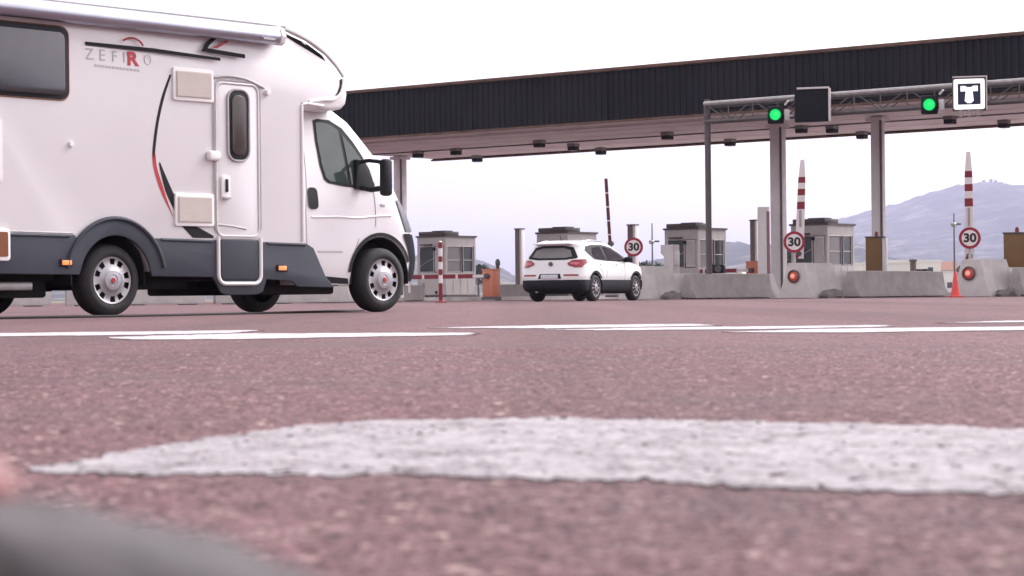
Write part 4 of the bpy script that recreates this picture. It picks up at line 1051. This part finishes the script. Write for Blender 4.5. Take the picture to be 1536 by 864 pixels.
side_plate('swoosh', [(.83, .895), (1.02, .895), (1.25, .80), (1.25, .775), (.98, .775)], .003, M['stripe_black'])
side_plate('badge', smooth_poly if False else [(1.12, 2.655), (1.17, 2.735), (1.29, 2.825), (1.50, 2.835), (1.48, 2.815), (1.32, 2.80), (1.22, 2.72), (1.20, 2.69), (1.70, 2.665), (1.70, 2.625), (1.25, 2.645)], .003, M['stripe_black'])
side_plate('badge', [(1.27, 2.70), (1.33, 2.70), (1.49, 2.785), (1.44, 2.785)], .003, M['stripe_red'])
def lett(tx, x, z, size, ma, bold=0.0, sx=1.0): text_mesh(tx, size, ma, 'lettering', rv, (x, -BY-.002, z), (R(90), 0, 0), .002, bold, sx)
for k, ch in enumerate('ZEFI'): lett(ch, -.285+.15*k if ch != 'I' else .135, 2.515, .155, M['letter_grey'], .0, 1.05)
lett('R', .235, 2.505, .185, M['stripe_red'], .006, 1.25); lett('O', .425, 2.51, .155, M['letter_grey'], -.004, .8)
b = MB(); side_tube(b, [(.235+.15*math.cos(a), 2.60+.115*math.sin(a)) for a in [R(25)+R(110)*k/14 for k in range(15)]], .009, M['stripe_red'], BY+.001, n=6); b.build('badge_arc', rv)
b = MB()
for k in range(13): b.box((-.21+.043*k, -BY-.001, 2.415-.001*k), (.030, .004, .022), M['letter_grey'])
b.build('small_print', rv)
# overcab marks
decal([(2.24, 2.93), (2.55, 2.85), (2.80, 2.74), (2.88, 2.68), (2.70, 2.745), (2.50, 2.815), (2.26, 2.90)], lambda p, q: ((p, -3, q), (0, 1, 0)), tb, M['stripe_black'], 'overcab_stripe', rv, .004)
decal([(3.12, 2.50), (3.16, 2.52), (3.165, 2.44), (3.12, 2.35), (3.05, 2.29), (2.98, 2.28), (3.04, 2.32), (3.09, 2.38), (3.12, 2.44)], lambda p, q: ((p, -3, q), (0, 1, 0)), tb, M['stripe_black'], 'overcab_stripe', rv, .004)
# dark front lip of the overcab, nose moulding
b = MB(); b.tube([(p, -(BY-.01)*(1-.11*max(0, (p-2.55)/.75)**2), q) for p, q in smooth_line([(2.60, 2.235), (2.80, 2.265), (3.0, 2.285), (3.12, 2.35), (3.17, 2.45), (3.18, 2.52)], 5)], .02, M['white_gel'], 8); b.build('overcab_moulding', rv)
b = MB(); b.prism(rrect(-.5, 2.33, .5, 2.60, .05), lambda p, q, t_: (3.19 + t_ - (q-2.33)*.22, p, q), .04, .09, M['glass'], bev=.005); b.build('window', rv)

# cab: horizontal slices
def loft(levels, ma, nz=40, nc=9, extra=None, flat_rear=True, xr0=None):
    """levels: (z, rear x, front x, half width, front corner radius, rear corner radius)"""
    zs = [l[0] for l in levels]; P = [Vector(l[1:4]) for l in levels]; Q = [Vector((l[4], l[5], 0)) for l in levels]
    rings = []
    k = max(2, nz//(len(levels)-1))
    dense = []
    for i in range(len(levels)-1):
        for j in range(k):
            t = j/k
            def cr(A, B, C, D): return .5*((2*B)+(C-A)*t+(2*A-5*B+4*C-D)*t*t+(3*B-A-3*C+D)*t**3)
            def ex(L_, i):
                B, C = L_[i], L_[i+1]; A = L_[i-1] if i else B*2-C; D = L_[i+2] if i+2 < len(L_) else C*2-B
                return A, B, C, D
            pv_ = cr(*ex(P, i)); qv = Q[i].lerp(Q[i+1], t); z = zs[i]+(zs[i+1]-zs[i])*t
            dense.append((z, pv_.x, pv_.y, pv_.z, qv.x, qv.y))
    dense.append(levels[-1])
    vs = []; n = None
    for z, xr, xf, hw, rf, rr in dense:
        ring = []
        def corner(cx_, cy_, r, a0, e=1.0):
            for j in range(nc):
                a = R(a0+90*j/(nc-1)); ring.append((cx_+r[0]*math.cos(a), cy_+r[1]*math.sin(a), z))
        ry = min(rf, hw*.9)
        corner(xf-rf, hw-ry, (rf, ry), 0)
        for j in (1, 2, 3, 4, 5, 6, 7): ring.append((xf-rf-(xf-rf-xr-rr)*j/8, hw, z))
        rz_ = min(rr, hw*.9)
        corner(xr+rr, hw-rz_, (rr, rz_), 90); corner(xr+rr, -hw+rz_, (rr, rz_), 180)
        for j in (7, 6, 5, 4, 3, 2, 1): ring.append((xf-rf-(xf-rf-xr-rr)*j/8, -hw, z))
        corner(xf-rf, -hw+ry, (rf, ry), 270)
        n = len(ring); vs += ring
    fs = []
    for i in range(len(dense)-1):
        for j in range(n): fs.append((i*n+j, i*n+(j+1) % n, (i+1)*n+(j+1) % n, (i+1)*n+j))
    fs.append(tuple(range(n))[::-1]); fs.append(tuple((len(dense)-1)*n+j for j in range(n)))
    b = MB(); b.add(vs, fs, ma, True); return b.mesh('loft', 40)
def cyl_mesh(x, z, r, y0, y1, n=40):
    b = MB(); b.lathe([(r, y0), (r, y1)], M['under'], n, 'y', (x, 0, z)); return b.mesh()
lv = [(.30, 2.45, 4.50, 1.00, .5, .05), (.45, 2.45, 4.55, 1.025, .5, .05), (.65, 2.45, 4.56, 1.035, .5, .05), (.91, 2.45, 4.50, 1.035, .5, .05), (1.06, 2.45, 4.43, 1.03, .5, .05), (1.20, 2.45, 4.34, 1.02, .48, .05), (1.34, 2.45, 4.26, 1.00, .46, .05),
      (1.47, 2.45, 4.17, .985, .45, .05), (1.62, 2.45, 4.05, .96, .42, .05), (1.85, 2.45, 3.84, .92, .4, .05), (2.08, 2.45, 3.62, .875, .4, .05), (2.22, 2.45, 3.40, .83, .4, .05)]
cm = loft(lv, M['white_gel'], 44)
cm = boolean(cm, [cyl_mesh(3.73, .37, .455, -1.4, -.62), cyl_mesh(3.73, .37, .455, .62, 1.4)])
cm.set_sharp_from_angle(angle=R(38))
cab = link('cab', cm, rv); tc_ = bvh(cm)
RT = lambda p, q: ((p, -3, q), (0, 1, 0)); LT = lambda p, q: ((p, 3, q), (0, -1, 0)); FT = lambda p, q: ((8, p, q), (-1, 0, 0))
# shift of the photograph's side outline onto the cab wall is small; outlines are in metres along the cab
def cw(P):
    tab = [(1.3, 1.0), (1.47, .985), (1.62, .96), (1.85, .92), (2.08, .875), (2.3, .83)]
    return [(p+1.0*(1.01-lerp_table(tab, q)), q) for p, q in P]
wpoly = [(2.735, 2.065), (2.80, 2.085), (2.98, 2.08), (3.17, 2.0), (3.34, 1.855), (3.47, 1.715), (3.59, 1.56), (3.64, 1.45), (3.65, 1.355), (3.50, 1.345), (3.20, 1.36), (2.96, 1.39), (2.90, 1.425), (2.84, 1.56), (2.77, 1.84)]
for ray, nm in ((RT, 'r'), (LT, 'l')):
    fr_o = decal(cw(wpoly), ray, tc_, M['black'], 'cab_window', rv, .004)
    def shrink(P, k):
        c = Vector((sum(p[0] for p in P)/len(P), sum(p[1] for p in P)/len(P))); return [tuple(c+(Vector(p)-c)*k) for p in P]
    decal(cw([(2.775, 2.04), (2.85, 2.05), (2.98, 2.035), (3.11, 1.975), (3.26, 1.385), (2.98, 1.415), (2.925, 1.45), (2.87, 1.58), (2.80, 1.85)]), ray, tc_, M['glass_green'], 'pane', fr_o, .009)
    decal(cw([(3.17, 1.93), (3.33, 1.80), (3.46, 1.67), (3.56, 1.54), (3.60, 1.44), (3.59, 1.385), (3.50, 1.375), (3.31, 1.382)]), ray, tc_, M['glass_green'], 'pane', fr_o, .009)
    decal(rrect(2.655, 1.105, 2.80, 1.335, .05), ray, tc_, M['black'], 'door_handle', rv, .012, .03)
    # black lower cladding and wheel arch lip
    ar = [(3.73+.50*math.cos(a), .37+.50*math.sin(a)) for a in [R(172)-R(150)*k/26 for k in range(27)]]
    ai = [(3.73+.458*math.cos(a), .37+.458*math.sin(a)) for a in [R(172)-R(150)*k/26 for k in range(27)]]
    decal(ar + ai[::-1], ray, tc_, M['black'], 'wheel_arch', rv, .008, .04)
    decal([(4.185, .34), (4.215, .55), (4.15, .72), (4.08, .86), (4.20, .865), (4.38, .85), (4.40, .34)], ray, tc_, M['bumper_grey'], 'bumper_corner', rv, .012, .04)
    decal([(4.06, 1.10), (4.02, 1.24), (4.12, 1.23), (4.26, 1.16), (4.36, 1.0), (4.38, .885), (4.14, .885), (4.10, .98)], ray, tc_, M['smoky_lens'], 'headlight', rv, .013, .04)
    decal([(2.5, .33), (3.26, .31), (3.24, .37), (2.80, .40), (2.5, .45)], ray, tc_, M['black'], 'sill', rv, .006)
    # door cut lines and pressed swage
    for pts in ([(2.63, .42), (2.62, 1.05), (2.66, 1.38), (2.69, 2.1)], [(3.66, 1.33), (3.665, 1.15), (3.66, .93)], [(3.30, .40), (3.32, .62), (3.40, .80)]):
        b = MB(); P = []
        for q in smooth_line([(p[0], p[1], 0) for p in pts], 6):
            h = tc_.ray_cast(*[Vector(x) for x in ray(q.x, q.y)]); P.append(h[0]+h[1]*.0005)
        b.tube(P, .0055, M['letter_grey'], 6); b.build('door_line', rv)
    b = MB(); P = []
    for q in smooth_line([(2.70, 1.02, 0), (3.1, 1.03, 0), (3.4, 1.025, 0), (3.62, 1.045, 0), (3.9, 1.06, 0)], 6):
        h = tc_.ray_cast(*[Vector(x) for x in ray(q.x, q.y)]); P.append(h[0]-h[1]*.004)
    b.tube(P, .014, M['white_gel'], 8); b.build('swage', rv)
    h = tc_.ray_cast(*[Vector(x) for x in ray(3.78, 1.17)])
    b = MB(); b.box(h[0], (.07, .012, .035), M['letter_grey'], bev=.004); b.build('badge', rv)
    b = MB()
    for k in range(9):
        h = tc_.ray_cast(*[Vector(x) for x in ray(2.80+.042*k, .655)]); b.box(h[0], (.03, .006, .02), M['letter_grey'])
    b.build('small_print', rv)
# windscreen, bumper, lamps, grille at the front
decal([(-.74, 1.60), (-.68, 1.90), (-.60, 2.14), (.60, 2.14), (.68, 1.90), (.74, 1.60), (0, 1.56)], FT, tc_, M['glass_green'], 'windscreen', rv, .006, .08)
decal([(-.80, .33), (-.80, .78), (-.72, .84), (-.5, .80), (.5, .80), (.72, .84), (.80, .78), (.80, .33)], FT, tc_, M['bumper_grey'], 'bumper', rv, .014, .07)
decal(rrect(-.45, .86, .45, 1.02, .05), FT, tc_, M['black'], 'grille', rv, .008, .06)
for sg in (-1, 1):
    decal([(sg*.55, 1.02), (sg*.60, 1.16), (sg*.70, 1.24), (sg*.74, 1.02), (sg*.70, .94)], FT, tc_, M['clear_lens'], 'fog_light', rv, .01, .05)
    y = sg
    b = MB(); b.box((3.52, sg*1.335, 1.455), (.13, .10, .40), M['black'], bev=.035); b.build('mirror', rv)
    b = MB(); b.tube([(3.42, sg*1.0, 1.63), (3.45, sg*1.15, 1.645), (3.50, sg*1.30, 1.62)], .022, M['black'], 8); b.tube([(3.46, sg*1.0, 1.36), (3.48, sg*1.15, 1.33), (3.50, sg*1.30, 1.34)], .03, M['black'], 8)
    b.prism([(3.36, 1.34), (3.66, 1.34), (3.66, 1.40), (3.48, 1.66), (3.40, 1.66)], lambda p, q, t_: (p, t_*sg, q), .95, 1.03, M['black'], bev=.01); b.build('mirror_arm', rv)
    b = MB(); b.box((-2.17, sg*.95, .95), (.04, .16, .45), M['red_lens'], bev=.015); b.build('tail_light', rv)
b = MB(); b.box((-2.18, 0, .58), (.10, 2.1, .24), M['skirt'], bev=.03); b.build('rear_bumper', rv)
b = MB(); b.box((-2.2, -.3, 1.0), (.012, .52, .11), M['number_plate']); b.build('number_plate', rv)

# thin black line laid along the wheels
P = [Vector((-6.5, 19.2, .012))]
A0 = Vector((-3.6, 20.2, .012)); A1 = Vector((-1.62, 24.7, .012))
pts = [(-6.3, 18.55, .011), (-5.0, 19.4, .011), (-3.72, 20.55, .011), (-2.9, 22.2, .011), (-2.2, 24.0, .011), (-1.75, 26.0, .011)]
b = MB(); b.tube(smooth_line(pts, 8), .012, M['rubber'], 8); o = b.build('dark_line', None)
tag(o, 'thin black line on the road past the wheels of the motorhome', 'dark_line')

# ------------------------------------------------------------------ white SUV
SH = R(63)
px_, Y_ = 893, 58.4
rear_right = XY(px_, Y_)
hd = Vector((math.cos(SH), math.sin(SH), 0)); rn = Vector((math.sin(SH), -math.cos(SH), 0))
car = thing('parked_car' if False else 'car', 'white compact SUV with black lower cladding seen from behind, driving to the booths', 'car', rear_right - rn*.90, SH)
lv = [(.57, -.916, 3.515, .915, .62, .36), (.66, -.915, 3.52, .925, .62, .36), (.80, -.875, 3.50, .925, .62, .36), (.92, -.845, 3.42, .918, .62, .36), (1.00, -.815, 3.12, .905, .62, .36), (1.07, -.79, 2.62, .89, .55, .34),
      (1.15, -.755, 2.40, .868, .50, .34), (1.28, -.69, 2.16, .815, .45, .34), (1.42, -.625, 1.88, .755, .42, .34), (1.52, -.60, 1.62, .705, .42, .30), (1.585, -.50, 1.32, .63, .42, .30), (1.63, -.10, .80, .44, .4, .3)]
bmn = loft(lv, M['white_paint'], 48)
cutr = [cyl_mesh(x, .35, .415, s*1.3, s*.55) for x in (0, 2.64) for s in (-1, 1)]
bmn = boolean(bmn, cutr); bmn.set_sharp_from_angle(angle=R(40))
link('body', bmn, car); tk = bvh(bmn)
lv2 = [(.24, -.72, 3.36, .86, .6, .34), (.30, -.86, 3.46, .905, .6, .34), (.42, -.92, 3.52, .93, .6, .34), (.566, -.92, 3.52, .928, .6, .34)]
cl = loft(lv2, M['black'], 14)
cl = boolean(cl, [cyl_mesh(x, .35, .415, s*1.3, s*.55) for x in (0, 2.64) for s in (-1, 1)]); cl.set_sharp_from_angle(angle=R(40))
link('lower_cladding', cl, car)
BK = lambda p, q: ((-5, p, q), (1, 0, 0))
for x in (0, 2.64):
    for s in (-1, 1): wheel(car, x, s*.918, .355, .225, s, 12 if False else 10, .66, 1)
b = MB()
for x in (0, 2.64):
    for yy in (-1, 1):
        aa = [(x+.413*math.cos(R(a)), .35+.413*math.sin(R(a))) for a in range(-5, 186, 10)]; ao = [(x+.40*math.cos(R(a)), .35+.40*math.sin(R(a))) for a in range(185, -6, -10)]
        b.prism(aa+ao, sd_, yy*.56, yy*.91, M['under']); b.box((x, yy*.56, .52), (.8, .02, .45), M['under'])
b.box((1.3, 0, .27), (3.6, 1.3, .14), M['under']); b.tube([(-.8, .45, .27), (-.3, .45, .27)], .035, M['steel'], 8); b.build('underbody', car)
fr_o = decal([(-.70, 1.13), (-.72, 1.17), (-.60, 1.36), (-.56, 1.43), (-.3, 1.475), (.3, 1.475), (.56, 1.43), (.60, 1.36), (.72, 1.17), (.70, 1.13), (.4, 1.095), (-.4, 1.095)], BK, tk, M['black'], 'rear_window', car, .006, .05)
decal([(-.58, 1.18), (-.50, 1.35), (-.3, 1.41), (.3, 1.41), (.50, 1.35), (.58, 1.18), (.38, 1.145), (-.38, 1.145)], BK, tk, M['booth_pale_glass'], 'pane', fr_o, .011, .05)
b = MB(); b.box((-.68, 0, 1.525), (.24, 1.10, .035), M['white_paint'], bev=.012); b.build('spoiler', car)
b = MB(); b.tube([(-.735, -.02, 1.14), (-.725, .25, 1.19)], .01, M['black'], 6); b.build('wiper', car)
b = MB(); b.tube([(-.15, 0, 1.62), (-.27, 0, 1.76)], .010, M['black'], 6); b.build('aerial', car)
for sg in (-1, 1):
    tl = decal([(sg*.47, 1.00), (sg*.52, .945), (sg*.70, .89), (sg*.85, .895), (sg*.895, 1.0), (sg*.90, 1.12), (sg*.83, 1.105), (sg*.60, 1.085)], BK, tk, M['red_lens'], 'tail_light', car, .012, .035)
    decal([(sg*.56, .985), (sg*.72, .955), (sg*.80, 1.0), (sg*.74, 1.03), (sg*.58, 1.035)], BK, tk, M['red_bright'], 'reflector', tl, .018, .03)
    decal(rrect(.40, .665, .80, .715, .02) if sg > 0 else rrect(-.80, .665, -.40, .715, .02), BK, tk, M['red_lens'], 'bumper_reflector', car, .008, .04)
    ray = RT if sg < 0 else LT
    wo_ = decal([(-.42, 1.33), (-.30, 1.45), (.20, 1.505), (.80, 1.505), (1.30, 1.44), (1.75, 1.28), (2.20, 1.085), (1.60, 1.06), (.9, 1.075), (.2, 1.10), (-.05, 1.13)], ray, tk, M['black'], 'side_window', car, .006, .06)
    decal([(-.05, 1.20), (.05, 1.42), (.62, 1.46), (.66, 1.12), (.2, 1.13)], ray, tk, M['glass'], 'pane', wo_, .011, .06)
    decal([(.78, 1.455), (1.20, 1.40), (1.62, 1.255), (1.86, 1.12), (1.5, 1.09), (.82, 1.11)], ray, tk, M['glass'], 'pane', wo_, .011, .06)
    for pts in ([(.70, 1.08), (.72, .80), (.66, .58)], [(1.88, 1.08), (1.90, .85), (1.86, .58)], [(-.02, 1.12), (.10, .95), (.40, .80), (.46, .58)]):
        b = MB(); P = []
        for q in smooth_line([(p[0], p[1], 0) for p in pts], 5):
            h = tk.ray_cast(*[Vector(x) for x in ray(q.x, q.y)])
            if h[0] is not None: P.append(h[0])
        b.tube(P, .006, M['letter_grey'], 6); b.build('door_line', car)
    for x in (.36, 1.38):
        h = tk.ray_cast(*[Vector(v_) for v_ in ray(x, .98)]); b = MB(); b.box(h[0]+h[1]*.02, (.2, .03, .03), M['white_paint'], bev=.01); b.build('door_handle', car)
    b = MB(); b.box((1.95, sg*1.0, 1.12), (.13, .22, .15), M['black'], bev=.04); b.tube([(1.98, sg*.84, 1.08), (1.96, sg*.95, 1.09)], .03, M['black'], 8); b.build('mirror', car)
    for x in (0, 2.64):
        ar = [(x+.465*math.cos(a), .35+.465*math.sin(a)) for a in [R(155)-R(130)*k/22 for k in range(23)]]
        ai = [(x+.418*math.cos(a), .35+.418*math.sin(a)) for a in [R(155)-R(130)*k/22 for k in range(23)]]
        decal(ar+ai[::-1], ray, tk, M['black'], 'wheel_arch', car, .007, .05)
    decal([(sg*.45, .80), (sg*.55, .92), (sg*.80, .97), (sg*.86, .90), (sg*.80, .78)], FT, tk, M['clear_lens'], 'headlight', car, .01, .05)
    b = MB(); b.tube([(p, sg*q, z) for p, q, z in smooth_line([(-.2, .60, 1.59), (.3, .64, 1.625), (1.0, .64, 1.60)], 5)], .014, M['silver'], 6); b.build('roof_rail', car)
decal([(-.66, .82), (.66, .82), (.60, .775), (.36, .75), (-.36, .75), (-.60, .775)], FT, tk, M['black'], 'grille', car, .008, .05)
decal([(-.75, 1.12), (-.62, 1.40), (-.4, 1.50), (.4, 1.50), (.62, 1.40), (.75, 1.12)], FT, tk, M['glass'], 'windscreen', car, .006, .07)
decal([(-.34, .60), (-.30, .73), (.30, .73), (.34, .60)], BK, tk, M['black'], 'plate_recess', car, .004, .05)
b = MB(); b.box((-.94, 0, .655), (.016, .50, .11), M['number_plate'], bev=.003); b.build('number_plate', car)
b = MB(); b.lathe([(0, -.87), (.055, -.868), (.06, -.84)], M['dark_steel'], 18, 'x', (0, 0, .99)); b.build('badge', car)
b = MB(); b.tube([(-.83, -.42, .86), (-.835, .42, .86)], .008, M['letter_grey'], 6); b.build('tailgate_line', car)

# ------------------------------------------------------------------ blurred things in front of the lens
fab = mat('grey crumpled fabric', (0.105, 0.094, 0.100), .9, var=.7, scale=13, bump=.4)
bm = bmesh.new(); bmesh.ops.create_icosphere(bm, subdivisions=5, radius=1)
for v in bm.verts:
    c = v.co.copy(); k = 1+.16*MN.fractal(c*2.0+Vector((3, 1, 0)), .9, 2, 4)
    s = Vector([math.copysign(abs(x)**.85, x) for x in c])
    v.co = Vector((s.x*.165*k, s.y*.10*k, max(-.0, .0655+s.z*.0655*k)))
    if v.co.x > 0: v.co.z *= 1-.25*(v.co.x/.16)**2
b = MB(); b.addbm(bm, fab, True); o = b.build('fabric_bag', None, 180); o.location = (-.165, .43, 0); o.rotation_euler = (0, 0, .1)
tag(o, 'blurred grey fabric bag lying on the road right in front of the lens', 'bag')

def skin_mesh(verts, edges, radii, ma, sub=2):
    me = bpy.data.meshes.new('skin'); me.from_pydata(verts, edges, []); o = bpy.data.objects.new('work', me); COL.objects.link(o)
    md = o.modifiers.new('s', 'SKIN'); md.use_smooth_shade = True
    for i, r in enumerate(radii): me.skin_vertices[0].data[i].radius = (r, r)
    me.skin_vertices[0].data[0].use_root = True
    o.modifiers.new('u', 'SUBSURF').levels = sub; o.modifiers['u'].render_levels = sub
    bpy.context.view_layer.update()
    out_ = bpy.data.meshes.new_from_object(o.evaluated_get(bpy.context.evaluated_depsgraph_get())); bpy.data.objects.remove(o)
    out_.materials.clear(); out_.materials.append(ma)
    for p in out_.polygons: p.use_smooth = True
    return out_
# hand resting on the bag, reaching in from the left: forearm, palm, four fingers and thumb
vs = [(-.10, 0, 0), (-.05, 0, .004), (0, 0, .002), (-.20, .0, -.012), (-.34, .0, -.03)]; rd = [.026, .030, .027, .029, .036]; ed = [(0, 1), (1, 2), (0, 3), (3, 4)]
for yy, ln, dr_ in ((.030, .072, .10), (.010, .080, .02), (-.012, .075, -.04), (-.031, .058, -.10)):
    i = len(vs); vs += [(.012, yy, .004), (.012+ln*.45, yy+dr_*.03, .006), (.012+ln*.75, yy+dr_*.05, -.004), (.012+ln, yy+dr_*.06, -.016)]; rd += [.0105, .0095, .0088, .0072]
    ed += [(2, i), (i, i+1), (i+1, i+2), (i+2, i+3)]
i = len(vs); vs += [(-.055, -.034, .0), (-.025, -.052, -.004), (.004, -.058, -.010)]; rd += [.013, .011, .0088]; ed += [(1, i), (i, i+1), (i+1, i+2)]
hm = skin_mesh(vs, ed, rd, M['skin'])
ho = link('person', hm); ho.location = (-.1962, .45, .1375); ho.rotation_euler = (0, R(4), R(4))
tag(ho, 'person at the left edge reaching in, only one blurred pink fingertip showing', 'person')
b = MB(); b.tube([(-.36, 0, -.032), (-.30, 0, -.024), (-.24, 0, -.016)], .048, fab, 20, r2=.042); b.build('sleeve', ho)
